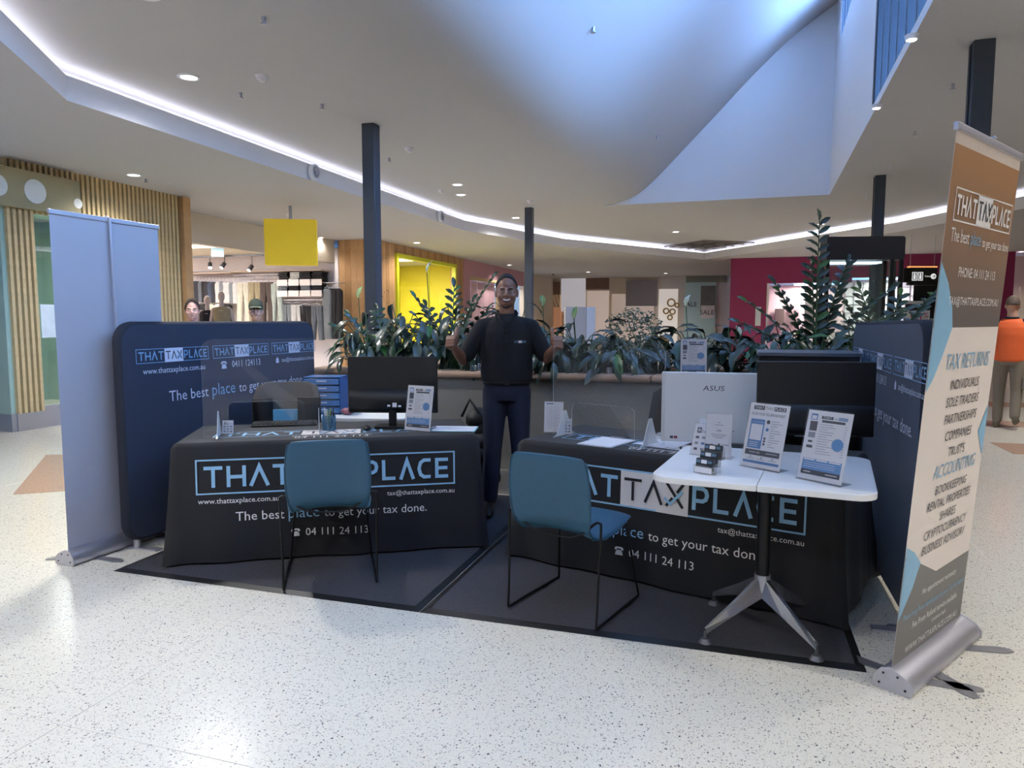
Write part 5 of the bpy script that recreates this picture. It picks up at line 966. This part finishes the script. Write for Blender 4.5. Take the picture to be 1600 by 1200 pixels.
remesh(m, 'navy_sleeves', mat('navy_panel', '#16182a', .8), om, .008, 4); MB().box((-.18, .03, .62), (.05, .12, .17)).build('cargo_pocket', KHA, om, bevel=.01); MB().tube([(.07 * math.cos(a), .005 + .07 * math.sin(a), 1.5) for a in [2 * math.pi * i / 16 for i in range(17)]], .014).build('collar', MATS['navy_panel'], om)
# two shoppers behind the left display wall
rel = lambda s: ((s * .19, .0, 1.41), (s * .25, .02, 1.13), (s * .26, -.07, .89), (0, -.1, -1), (0, -1, 0))
sw_ = person('woman with dark fringe and maroon top behind the left display wall', (-6.2, 6.98, 0), R(38), .97, '#c79c8c', (mat('maroon_top', '#6e2c3c', .8), .92, .8), mat('dark_jeans', '#23262e', .8), SHB, ('#2c211d', 'long'), [rel(-1), rel(1)], ft, hands='open')
sm_ = person('man in green cap and black top behind the left display wall', (-5.47, 7.2, 0), R(36), .965, '#b8917f', (mat('black_top', '#17171a', .85), .92, 1.0), MATS['dark_jeans'], SHB, ('#6a6058', 'short'), [rel(-1), rel(1)], ft, hands='open')
CAPM = mat('green_cap', '#3b4234', .8, var=.1); m = MB(); m.ell((0, .01, 1.72), (.088, .108, .1), 18, 10); cp = m.build('cap_crown', CAPM, sm_); m = MB(); m.loft([[(x * w, y, 1.725 - abs(x) ** 2 * .018 - d) for x in (-1, -.5, 0, .5, 1)] + [(x * w, y, 1.719 - abs(x) ** 2 * .018 - d) for x in (1, .5, 0, -.5, -1)] for w, y, d in ((.083, -.06, 0), (.08, -.12, .004), (.06, -.17, .012))]); m.build('cap_peak', CAPM, cp); MB().tube([(x, -.168 + x * x * 6, 1.71) for x in (-.06, -.03, 0, .03, .06)], .004, 6).build('peak_trim', mat('cap_trim', '#c9c29a', .7), cp)
# ------------------------------------------------------------------ plants
LEAF = [mat('leaf_dark', '#1d2f22', .28, var=.35, scale=9, spec=.6), mat('leaf_mid', '#2a4230', .28, var=.35, scale=9, spec=.6), mat('leaf_bluish', '#3c4c48', .3, var=.3, scale=9, spec=.6), mat('leaf_green', '#33602a', .35, var=.3, scale=9)]
STEM = mat('plant_stem', '#3c5a34', .5)
def leaf_mesh(name, L, W, droop, fold, mt):
    m = MB(); rows = 7; vs = []
    for i in range(rows + 1):
        t = i / rows; w = W / 2 * (math.sin(math.pi * min(1, t * .92 + .05)) ** .75) * (1 if t < .98 else .05)
        y = L * (t - .12 * droop * t * t); z = -droop * L * .5 * t * t + .05 * L * math.sin(t * math.pi)
        for k in (-1, -.5, 0, .5, 1): vs.append((k * w, y, z + abs(k) * w * fold + .004 * math.sin(t * 16 + k * 3)))
    fs = [(i * 5 + k, i * 5 + k + 1, (i + 1) * 5 + k + 1, (i + 1) * 5 + k) for i in range(rows) for k in range(4)]
    m.add(vs, fs, True); return m.mesh(name, mt)
LM = [leaf_mesh('leaf', .25, .072, .4, .35, LEAF[0]), leaf_mesh('leaf', .22, .068, .8, .3, LEAF[1]), leaf_mesh('leaf', .2, .06, 1.1, .4, LEAF[2]), leaf_mesh('leaf', .24, .07, .6, .3, LEAF[2]), leaf_mesh('leaf', .2, .06, .3, .3, LEAF[3])]
LF = leaf_mesh('leaflet', .125, .05, .15, .25, LEAF[0]); LF2 = leaf_mesh('leaflet', .125, .05, .15, .25, LEAF[1]); LF3 = leaf_mesh('leaflet', .115, .046, .15, .25, LEAF[3])
def lily(x, y, n, spread, h, label, front=0):
    t = thing('peace_lily', label, 'plant', (x, y, PZ - .1), 0, 'peace lilies filling the planter'); st = MB()
    for i in range(n):
        a = random.uniform(0, 2 * math.pi)
        if front and random.random() < .65: a = random.uniform(-2.6, -.5)
        el = random.uniform(.25, 1.2); L = random.uniform(.35, 1) * h; p = Vector((math.cos(a) * spread * math.cos(el) * random.uniform(.5, 1), math.sin(a) * spread * math.cos(el) * random.uniform(.5, 1), L * math.sin(el) * .9 + .12))
        st.tube([(0, 0, 0), (p.x * .35, p.y * .35, p.z * .65), p], [.006, .005, .004], 5)
        o = bpy.data.objects.new('leaf', random.choice(LM[:4] if random.random() < .93 else LM[4:])); COL.objects.link(o); o.parent = t; o.location = p
        o.rotation_euler = (random.uniform(-.7, .35) - (.5 if front and p.y < -.1 else 0), random.uniform(-.4, .4), a - math.pi / 2 + random.uniform(-.5, .5)); s = random.uniform(.75, 1.15); o.scale = (s, s, s)
    st.build('stems', STEM, t); return t
random.seed(21)
lab = 'dark leafy peace lily in the planter behind the booth'
ORD = ('first', 'second', 'third', 'fourth', 'fifth', 'sixth', 'seventh', 'eighth', 'ninth', 'tenth', 'eleventh', 'twelfth', 'thirteenth', 'fourteenth', 'fifteenth', 'sixteenth', 'seventeenth', 'eighteenth')
x = PX0 + .42; k = 0
while x < PX1 - .1:
    big = x < -1.9
    lily(x, PY0 + (.30 + .08 * (k % 2) if abs(x - gd(1086, 560, 5.75).x) > .36 else .52), 34, .34, .58 if big else .46, 'dark leafy peace lily spilling over the planter front, %s from the left' % ORD[k], 0 if abs(x - gd(1086, 560, 5.75).x) < .36 else 1); 
    if k % 2 == 0: lily(x + .12, PY0 + .75, 30, .36, .78 if big else .5, 'dark leafy peace lily in the planter back row, %s from the left' % ORD[k // 2])
    x += .30; k += 1
def zz(x, y, stems, label, base_lean=(0, 0)):
    t = thing('zz_plant', label, 'plant', (x, y, PZ - .12), 0)
    for (az, ln, lean) in stems:
        d = Vector((math.cos(az), math.sin(az), 0)); pts = [Vector((0, 0, 0)) + d * .03]; nseg = 12
        for i in range(1, nseg + 1): q = i / nseg; pts.append(d * (.03 + lean * ln * (q ** 1.7)) + Vector((0, 0, ln * q * (1 - .28 * lean * q))))
        s = MB().tube(pts, [.011 - .007 * i / nseg for i in range(nseg + 1)], 6).build('stem', STEM, t)
        nl = int(ln * 21)
        for j in range(nl):
            q = .3 + .7 * j / (nl - 1); f = q * nseg; i = min(int(f), nseg - 1); p = pts[i].lerp(pts[i + 1], f - i); tan = (pts[i + 1] - pts[i]).normalized(); sd = tan.cross(Vector((0, 0, 1)) if abs(tan.z) < .98 else d).normalized()
            if sd.length < .1: sd = Vector((1, 0, 0))
            v = (sd * (1 if j % 2 else -1) * (1 if j < nl - 1 else .1) + tan * .75).normalized(); up = (tan.cross(sd) * -.5 + Vector((.25, -.85, .35))).normalized(); xx = v.cross(up).normalized(); up = xx.cross(v).normalized()
            M_ = Matrix((xx, v, up)).transposed().to_4x4(); M_.translation = p; o = bpy.data.objects.new('leaflet', (LF, LF2, LF3)[(j + len(pts)) % 3 if j % 4 == 0 else (j % 2)]); COL.objects.link(o); o.parent = s; sc = (1.15 - .3 * q) * random.uniform(.9, 1.1); o.matrix_local = M_ @ Matrix.Scale(sc, 4)
    return t
zz(-2.62, 6.35, [(R(a), l, le) for a, l, le in ((200, .85, .35), (150, .8, .45), (95, .9, .1), (20, 1.05, .35), (-20, .75, .55), (250, .7, .6), (300, .7, .5), (60, .8, .3), (170, .7, .8))], 'tall glossy zz plant in the planter left of the man')
zz(.62, 6.3, [(R(a), l, le) for a, l, le in ((90, 1.38, .03), (40, 1.1, .25), (10, .95, .55), (-15, .8, .75), (150, .95, .35), (180, .85, .6), (200, .7, .85), (-40, .7, .7), (240, .6, .7), (100, 1.05, .15))], 'largest zz plant rising above the filing cabinet at the right')
zz(1.15, 6.5, [(R(a), l, le) for a, l, le in ((120, .9, .3), (60, .85, .35), (0, .8, .6), (-30, .7, .7), (200, .75, .5), (160, .95, .4), (30, .95, .5))], 'zz plant behind the right display wall')
zz(-3.3, 6.3, [(R(a), l, le) for a, l, le in ((180, .7, .5), (130, .75, .4), (220, .6, .7), (80, .6, .3))], 'short zz plant at the left end of the planter')
SP = mat('spathe_white', '#cfd3be', .5); SPG = mat('spathe_green', '#7d9a5a', .5)
for a, b, d, m_, lab in ((667, 425, 6.6, SP, 'pale spathe flower above the left plants'), (848, 478, 6.6, SPG, 'green spathe bud right of the man'), (897, 497, 6.4, SPG, 'yellow-green spathe right of the man above the screen'), (1072, 478, 6.6, SP, 'thin pale spathe left of the SALE window'), (560, 465, 6.5, SPG, 'upright green spathe at the left of the plants'), (1155, 527, 6.3, SP, 'pale spathe beside the sign stand on the planter')):
    p = gd(a, b, d); t = thing('spathe_flower', lab, 'flower', (p.x, p.y, PZ - .12)); h = p.z - PZ + .12
    MB().tube([(0, 0, 0), (.02, 0, h * .6), (0, 0, h)], .004, 5).build('stalk', STEM, t); o = bpy.data.objects.new('spathe', leaf_mesh('spathe', .13, .055, .2, .6, m_)); COL.objects.link(o); o.parent = t; o.location = (0, 0, h - .01); o.rotation_euler = (R(70), 0, random.uniform(-1, 1)); MB().cyl((0, -.008, h), (0, -.012, h + .06), .006, .004, 8).build('spadix', mat('spadix', '#d6cf9a', .7), t)
p = gd(985, 560, 7.4); t = thing('grey_shrub', 'grey-green small-leaved shrub standing behind the middle of the planter', 'shrub', (p.x, p.y + .2, 0)); m = MB()
for i in range(1100):
    u, v = random.random() * 2 * math.pi, math.acos(random.uniform(-1, 1)); r_ = random.uniform(.6, 1); c = Vector((.36 * r_ * math.sin(v) * math.cos(u), .3 * r_ * math.sin(v) * math.sin(u), 1.30 + .34 * r_ * math.cos(v) * (1 if math.cos(v) > 0 else .8)))
    e = Euler((random.uniform(0, 6), random.uniform(0, 6), random.uniform(0, 6))).to_matrix(); m.add([c + e @ Vector(q) for q in ((-.009, 0, 0), (0, .028, .004), (.009, 0, 0), (0, -.028, .004))], [(0, 1, 2, 3)])
f_ = m.build('foliage', mat('grey_leaf', '#5f7468', .6, var=.3, scale=6), t); f_['kind'] = 'stuff'; MB().cyl((0, 0, .35), (0, 0, 1.2), .03, .015).build('trunk', mat('bark', '#4f4234', .9), t); MB().cyl((0, 0, 0), (0, 0, .4), .2, .26, 20).build('pot', mat('grey_pot', '#8a8a8c', .6), t)
# ------------------------------------------------------------------ glass kiosk behind the planter
kp = gd(1342, 500, 8.6); kk = thing('glass_kiosk', 'black-topped glass kiosk standing behind the right plants', 'kiosk', (kp.x, kp.y, 0), R(14)); KW = .9
zt = gd(1345, 371, 8.6).z; zb = gd(1345, 407, 8.6).z
MB().prism(rrect(KW, zt - zb, .03), -.11, .11, lambda a, b, c: (a, c, (zt + zb) / 2 + b)).build('header_sign', mat('kiosk_header', '#23232a', .35), kk); MB().box((0, 0, .45), (KW - .06, .22, .9)).build('base_cabinet', BLACK, kk, bevel=.01)
for x in (-.43, .42, .31):
    for y in (-.09, .09): MB().bx(x - .02, x + .02, y - .02, y + .02, .9, zb).build('corner_post', BLACKM, kk)
MB().bx(-.42, .42, -.092, -.088, .9, zb).build('glass_front', GLASS, kk); MB().bx(-.42, .42, .088, .092, .9, zb).build('glass_back', GLASS, kk)
MB().box((-.1, 0, zb - .03), (.6, .18, .02)).build('light_tray', emat('kiosk_light', '#cfe6f2', 2.0), kk); MB().box((0, 0, 1.5), (.8, .16, .01)).build('glass_shelf', GLASS, kk)
# toilets sign
tp = gd(1440, 432, 18); ts = thing('toilets_sign', 'hanging black toilets sign with white pictograms and arrow', 'sign', (tp.x, tp.y, tp.z), R(17)); s18 = 18 / FPX
MB().box((0, 0, 0), (42 * s18, .12, 27 * s18)).build('sign_box', BLACK, ts); MB().box((0, -.01, 14.5 * s18), (42 * s18, .13, 2 * s18)).build('orange_strip', emat('orange_strip', '#e89a5a', 1.2), ts); MB().box((-25 * s18, .02, 2 * s18), (8 * s18, .1, 22 * s18)).build('side_plate', BLACK, ts)
tfn = lambda x, y, o: (x * s18, -.062 - o, y * s18); m = MB()
for cx in (-13, -4):
    stroke(m, [(cx - 3.4, -6), (cx + 3.4, -6), (cx + 3.4, 6), (cx - 3.4, 6)], 1, tfn, closed=True); circ(m, cx, 3.6, 1.3, tfn); rect(m, cx - 1.5, cx + 1.5, -4.5, 2, tfn)
put_text(m, 'Toilets', 7, -1, tfn, fit=9); circ(m, 16, 0, 4.2, tfn); m.build('white_pictograms', emat('sign_white', '#f0f0f0', .8), ts); m = MB(); stroke(m, [(13.5, 0), (18, 0)], .9, lambda x, y, o: tfn(x, y, o + .004)); stroke(m, [(16, 2.2), (18.3, 0), (16, -2.2)], .9, lambda x, y, o: tfn(x, y, o + .004)); m.build('arrow', BLACK, ts)
for x in (-.3, .3): MB().cyl((x, 0, 13 * s18), (x, 0, ZU - tp.z), .006, n=5).build('hanging_wire', METAL, ts)
# 30% poster
pp_ = gd(1432, 505, 17); ps = thing('sale_poster', 'white poster stand reading 30% in red beneath the toilets sign', 'poster', (pp_.x, pp_.y, 0), R(12)); s17 = 17 / FPX
MB().box((0, 0, 1.2), (37 * s17, .04, 1.5)).build('board', PAPER, ps); MB().box((0, -.01, gd(1432, 480, 17).z), (37 * s17, .05, 10 * s17)).build('dark_header', mat('poster_header', '#3a2c36', .5), ps); m = MB(); put_text(m, '30', -3 * s17, 0, lambda x, y, o: (x, -.022 - o, gd(1432, 502, 17).z + y), fit=20 * s17); put_text(m, '%', 12.5 * s17, 5 * s17, lambda x, y, o: (x, -.022 - o, gd(1432, 502, 17).z + y), fit=8 * s17); m.build('red_lettering', mat('poster_red', '#b5375c', .5), ps); MB().box((0, .05, .22), (.3, .3, .44)).build('stand_base', METAL, ps)
# yellow hanging sign, timber shop sign
yp = gd(455, 379, 13.5); s13 = 13.5 / FPX; ys = thing('square_sign', 'bright yellow square sign hanging before the clothing shop', 'sign', (yp.x, yp.y, yp.z), R(25)); MB().box((0, 0, 0), (78 * s13, .14, 70 * s13)).build('light_box', mat('yellow_sign', '#e3c12a', .5, var=.1, scale=1.2, emit=.2), ys, bevel=.01); MB().cyl((0, 0, 35 * s13), (0, 0, ZS - yp.z), .03).build('hanger', METAL, ys)
a_, b_2 = gx(0, 258, XF + .1), gx(130, 330, XF + .1); fs = thing('fascia_sign', 'wide olive timber sign with soft white lettering shapes over the slatted shopfront', 'sign', (XF + .02, (a_.y + b_2.y) / 2, 0)); zA, zB = 2.98, 3.48; hw = (b_2.y - a_.y) / 2
MB().bx(-.06, .04, -hw, hw, zA, zB).build('sign_board', mat('olive_board', '#9a916f', .6, var=.12, scale=3), fs); m = MB(); sgf = lambda x, y, o: (.042 + o, x, y); [(circ(q, a, b, c, sgf), q.build('white_shape', mat('sign_white_soft', '#dedfd8', .6), fs)) for a, b, c, q in ((-.62, 3.22, .14, MB()), (-.1, 3.22, .16, MB()), (.55, 3.16, .07, MB()))]
# blue-white exit sign in shop
ep = gy(340, 394, 15.0); es = thing('exit_sign', 'small pale lit exit sign inside the clothing shop', 'sign', (ep.x, ep.y, ep.z), R(20)); MB().box((0, 0, 0), (.30, .04, .22)).build('lit_panel', emat('exit_panel', '#a8cbd8', .6), es); MB().cyl((0, 0, .11), (0, 0, 3.3 - ep.z), .01).build('hanger', METAL, es)
# ------------------------------------------------------------------ clothing shop fittings
LS = bpy.data.lights.new('shop_light', 'AREA'); LS.shape = 'RECTANGLE'; LS.size = 3.5; LS.size_y = .5; LS.energy = 170; LS.color = (1, .93, .92)
for x, y in ((-13.0, 14.4), (-15.5, 13.5)):
    t = thing('shop_ceiling_light', 'long ceiling light %s the clothing shop' % ('near the front of' if x > -14 else 'deep inside'), 'ceiling light', (x, y, 3.29), 0, 'clothing shop lights'); MB().bx(-1.75, 1.75, -.25, .25, -.02, 0).build('diffuser', emat('shop_diffuser_%d' % int(-x), (1, .95, .94), 2), t); l = bpy.data.objects.new('lamp', LS); COL.objects.link(l); l.parent = t; l.location = (0, 0, -.04)
for x, y, e in ((2.3, YM + .8, 90), (4.7, YM + .8, 90), (-10.0, 29.6, 50), (-10.3, 20.5, 260), (-10.8, 8.5, 90)):
    d = bpy.data.lights.new('room_light', 'AREA'); d.size = .8; d.energy = e; d.color = (1, .95, .92); zc = {2.3: 2.72, 4.7: 2.87, -10.0: 2.95, -10.3: 3.38, -10.8: 3.28}[x]
    t = thing('room_light', 'flat ceiling light inside a shop %s' % {2.3: 'with blush walls in the magenta wall', 4.7: 'with tiled walls in the magenta wall', -10.0: 'beyond the pink panels', -10.3: 'behind the yellow-framed window', -10.8: 'behind the slatted wall'}[x], 'ceiling light', (x, y, zc)); MB().bx(-.4, .4, -.4, .4, -.015, 0).build('diffuser', emat('room_diffuser', (1, .97, .95), 1.5), t); l = bpy.data.objects.new('lamp', d); COL.objects.link(l); l.parent = t; l.location = (0, 0, -.03)
tk = thing('track_rail', 'black lighting track along the clothing shop ceiling', 'light track', (0, 0, 0)); q0, q1 = gy(290, 402, 15.2), gy(412, 408, 15.2); MB().box(((q0.x + q1.x) / 2, 15.2, q0.z), (q1.x - q0.x, .04, .04)).build('rail', BLACK, tk)
for a, b, lab in ((328, 410, 'black track spotlight nearest the pine post'), (351, 410, 'black track spotlight in the middle of the shop track'), (394, 414, 'square black track spotlight left of the yellow sign')):
    p = gy(a, b, 15.2); s = thing('track_spotlight', lab, 'spotlight', (p.x, p.y, p.z), random.uniform(-.6, .6)); MB().cyl((0, 0, -.02), (.03, -.1, -.14), .05, .055, 12).build('can', BLACK, s); MB().cyl((0, 0, -.02), (0, 0, q0.z - p.z), .012, n=6).build('stem', BLACK, s); MB().cyl((.03, -.1, -.14), (.031, -.103, -.144), .045, n=12).build('lens', emat('spot_lens', (1, .95, .9), 6), s)
def garment(p, kind, mt, label, w=.36, h=1.0):
    t = thing(kind, label, 'garment', p, random.uniform(-.15, .15), 'garments in the clothing shop'); m = MB(); MB().tube([(-w * .35, 0, .03), (0, 0, .07), (w * .35, 0, .03)], .008, 6).tube([(0, 0, .07), (0, 0, .14), (.02, 0, .16)], .006, 6).build('hanger', METAL, t)
    fold = lambda x, z: .03 * math.sin(x * 40 + z * 5)
    if kind == 'hanging_trousers':
        for s in (-1, 1):
            m.loft([[(s * (w * .25) + s * off + a * ww, .035 * b * (1 + .5 * math.sin(a * 9 + z * 3)), -z) for a, b in ((-1, -1), (-.5, -1.3), (0, -1), (.5, -1.3), (1, -1), (1, 1), (0, 1.2), (-1, 1))] for z, ww, off in ((0, w * .25, 0), (.25, w * .27, .005), (.55, w * .25, .03), (h, w * .22, .06))])
    else:
        m.loft([[(a * ww, .05 * b, -z) for a, b in ((-1, -.6), (-.5, -1), (0, -.8), (.5, -1), (1, -.6), (1, .6), (0, 1), (-1, .6))] for z, ww in ((-.02, w * .2), (.04, w * .5), (.15, w * .52), (h * .6, w * .46), (h, w * .5))])
    m.build('cloth', mt, t); return t
GC = [mat('garment_%d' % i, c, .85, var=.25, scale=9, bump=.4, bscale=14) for i, c in enumerate(('#b9b4a2', '#8f8468', '#4a3f3a', '#9aa39c', '#6f7478', '#b6b5b2', '#1f1d20', '#5a5f66', '#2a2a30', '#3b4556'))]
YC = 16.5
for a, b, g, h in ((380, 442, 0, 1.25), (398, 441, 1, 1.2), (416, 441, 2, 1.25), (432, 443, 3, 1.2), (449, 476, 4, .85), (464, 476, 5, .9), (478, 478, 6, .8), (495, 478, 7, .9)):
    p = gy(a, b, YC); garment(p, 'hanging_trousers', GC[g], ('%s trousers hanging on the shop wall, %s' % (('pale cream', 'olive tan', 'dark brown', 'grey green', 'mid grey', 'light grey', 'black', 'slate grey')[g], 'upper row' if b < 460 else 'lower row under the shelves')), .36, h)
for i in range(15):
    p = gy(292 + i * 5.4, 440 + .2 * i, YC); garment(p, 'hanging_shirt', GC[(6, 8, 9, 8, 7)[i % 5] if i < 9 else (5, 4, 5)[i % 3]], 'narrow %s top on the crowded upper shop rail, %s from the left' % ('dark' if i < 9 else 'grey', ORD[i]), .2, .55)
for i in range(5): p = gy(303 + i * 13, 476, YC); garment(p, 'hanging_shirt', GC[(8, 6, 0, 5, 6)[i]], 'top hanging on the lower rail behind the mannequins, %s from the left' % ORD[i], .3, .6)
for i in range(3): p = gy(511 + i * 8, 452, YC); garment(p, 'hanging_dress', GC[(4, 6, 6)[i]], 'long %s dress on the short rail beside the timber wall' % ('grey patterned', 'black middle', 'black end')[i], .3, 1.3)
for a0, a1, b in ((290, 368, 432), (365, 440, 437), (437, 508, 476), (290, 372, 471), (506, 532, 449)):
    p, q = gy(a0, b, YC), gy(a1, b, YC); t = thing('wall_rail', 'steel clothes rail on the shop wall at height %.1f m from x %d' % (p.z, a0) if False else {(290, 432): 'steel clothes rail at the upper left of the shop wall', (365, 437): 'steel clothes rail carrying the four long trousers', (437, 476): 'steel clothes rail under the labelled shelves', (506, 449): 'short steel rail beside the timber wall', (290, 471): 'steel clothes rail behind the mannequins'}[(a0, b)], 'rail', (0, 0, 0)); MB().cyl((p.x, YC, p.z + .12), (q.x, YC, p.z + .12), .014).build('bar', METAL, t)
    for x in (p.x + .1, q.x - .1): MB().cyl((x, YC, p.z + .12), (x, 16.9, p.z + .12), .01, n=8).build('bracket', METAL, t)
for a0, a1, b, lab in ((290, 365, 428, 'pale shelf above the left clothes rail'), (365, 436, 425, 'pale shelf above the trousers rail'), (436, 506, 424, 'pale top shelf over the folded tops'), (437, 508, 443, 'upper labelled shelf in the clothing shop'), (437, 508, 460, 'lower labelled shelf in the clothing shop')):
    p, q = gy(a0, b, YC + .05), gy(a1, b, YC + .05); t = thing('wall_shelf', lab, 'shelf', ((p.x + q.x) / 2, YC + .15, p.z)); w = q.x - p.x; MB().box((0, 0, 0), (w, .45, .03)).build('board', mat('shelf_board', '#b8a596', .6), t)
    if b in (443, 460):
        for i in range(4): MB().box((-w / 2 + w * (i + .5) / 4, -.235, .01), (w / 4.4, .01, .16)).build('price_label', mat('price_label', '#e4dcd8', .6, var=.1, scale=14), t)
        for i in range(4): st = thing('folded_stack', 'stack of folded dark garments on the %s shelf, number from left %s' % ('upper labelled' if b == 443 else 'lower labelled', ('one', 'two', 'three', 'four')[i]), 'garment stack', (t.location.x - w / 2 + w * (i + .5) / 4, YC + .1, p.z + .015), 0, 'folded garments on the shop shelves'); [MB().box((random.uniform(-.02, .02), 0, .03 + j * .055), (w / 4.8, .32, .05)).build('folded_garment', GC[(6, 5, 6, 6)[i] if b == 443 else (7, 6, 4, 6)[i]], st, bevel=.015) for j in range(5)]
# mannequins
SKM = mat('mannequin_white', '#b9aaa4', .5)
for a, b, g, lab, s in ((325, 462, 6, 'headed mannequin in a black lace top, left of the two', .98), (347, 455, 1, 'taller mannequin in a brown patterned top', 1.05)):
    p = gy(a, 500, 13.2); t = thing('mannequin', lab, 'mannequin', (p.x, p.y, gy(a, b, 13.2).z - 1.80 * s), R(30)); t.scale = (s, s, s); m = MB(); m.ell((0, 0, 1.69), (.072, .09, .115), 14, 10); capsule(m, (0, .01, 1.45), .05, (0, 0, 1.6), .045); capsule(m, (0, 0, 1.0), .12, (0, 0, 1.33), .14); capsule(m, (-.13, 0, 1.42), .05, (.13, 0, 1.42), .05)
    for sx in (-1, 1): chain(m, [((sx * .17, 0, 1.41), .045), ((sx * .23, .02, 1.13), .036), ((sx * .22, -.08, .88), .026), ((sx * .21, -.1, .76), .03)]); chain(m, [((sx * .09, 0, .93), .08), ((sx * .1, 0, .5), .05), ((sx * .1, 0, .09), .04)])
    remesh(m, 'figure', SKM, t, .012, 4); m = MB(); n = 20; m.loft([[(rx * math.cos(2 * math.pi * i / n), ry * math.sin(2 * math.pi * i / n), z) for i in range(n)] for z, rx, ry in ((.85, .19, .14), (1.1, .165, .135), (1.33, .175, .155), (1.43, .19, .1), (1.47, .1, .075))], cap=False); m.build('top', GC[g], t)
    MB().cyl((0, 0, .0), (0, 0, .02), .2, n=20).build('base_plate', METAL, t); MB().cyl((0, .06, .02), (0, .06, .6), .012).build('support_rod', METAL, t)
    pl_ = MB(); zb_ = gy(a, b, 13.2).z - 1.80 * s
    if zb_ > .05: MB().box((0, 0, -zb_ / 2 / s), (.6, .6, zb_ / s)).build('plinth', WHITE, t)
for a, lab in ((345, 'low clothes rack with white frame at the left of the shop front'), (440, 'low clothes rack with white frame behind the cap-wearing man')):
    p = gy(a, 505, 12.6); t = thing('floor_rack', lab, 'clothes rack', (p.x, p.y, 0), R(20)); m = MB()
    for x in (-.45, .45): m.cyl((x, 0, 0), (x, 0, 1.38), .014)
    m.cyl((-.45, 0, 1.38), (.45, 0, 1.38), .014); m.build('frame', METAL, t)
    for i in range(8): MB().loft([[(-.38 + i * .1 + a2 * .03, b2 * .2, z) for a2, b2 in ((-1, -1), (1, -1), (1, 1), (-1, 1))] for z in (.6, 1.0, 1.3)], smooth=False).build('garment', GC[(6, 2, 8, 5, 6, 1, 8, 4)[i]], t)
# grey display box and cafe furniture beyond
p = gd(905, 505, 15); t = thing('display_plinth', 'pale grey free-standing panel beyond the planter right of the man', 'panel', (p.x, p.y, 0), R(17)); zt_ = gd(905, 480, 15).z; MB().box((-.09, 0, zt_ / 2), (.43, .5, zt_)).build('front_panel', mat('plinth_grey', '#9a9aa2', .6), t); MB().box((.22, .0, zt_ / 2), (.18, .5, zt_)).build('side_panel', mat('plinth_light', '#b4bccb', .6), t)
for a, lab in ((1022, 'dark cafe chair below the ring mirrors'), (1040, 'tan cafe chair below the ring mirrors')):
    p = gz(a, 585, 0) if False else gd(a, 520, 24); t = thing('cafe_chair', lab, 'chair', (p.x, p.y, 0), R(30)); cm = mat('cafe_' + str(a), '#2e2a2c' if a < 1030 else '#8d6c46', .6); MB().box((0, 0, .45), (.45, .45, .04)).build('seat', cm, t); MB().loft([[(x, .2, z) for x in (-w, w)] + [(x, .24, z) for x in (w, -w)] for w, z in ((.2, .5), (.22, .8), (.2, .95))], smooth=False).build('backrest', cm, t)
    for x in (-.19, .19):
        for y in (-.19, .19): MB().cyl((x, y, 0), (x, y, .45), .015).build('leg', cm, t)
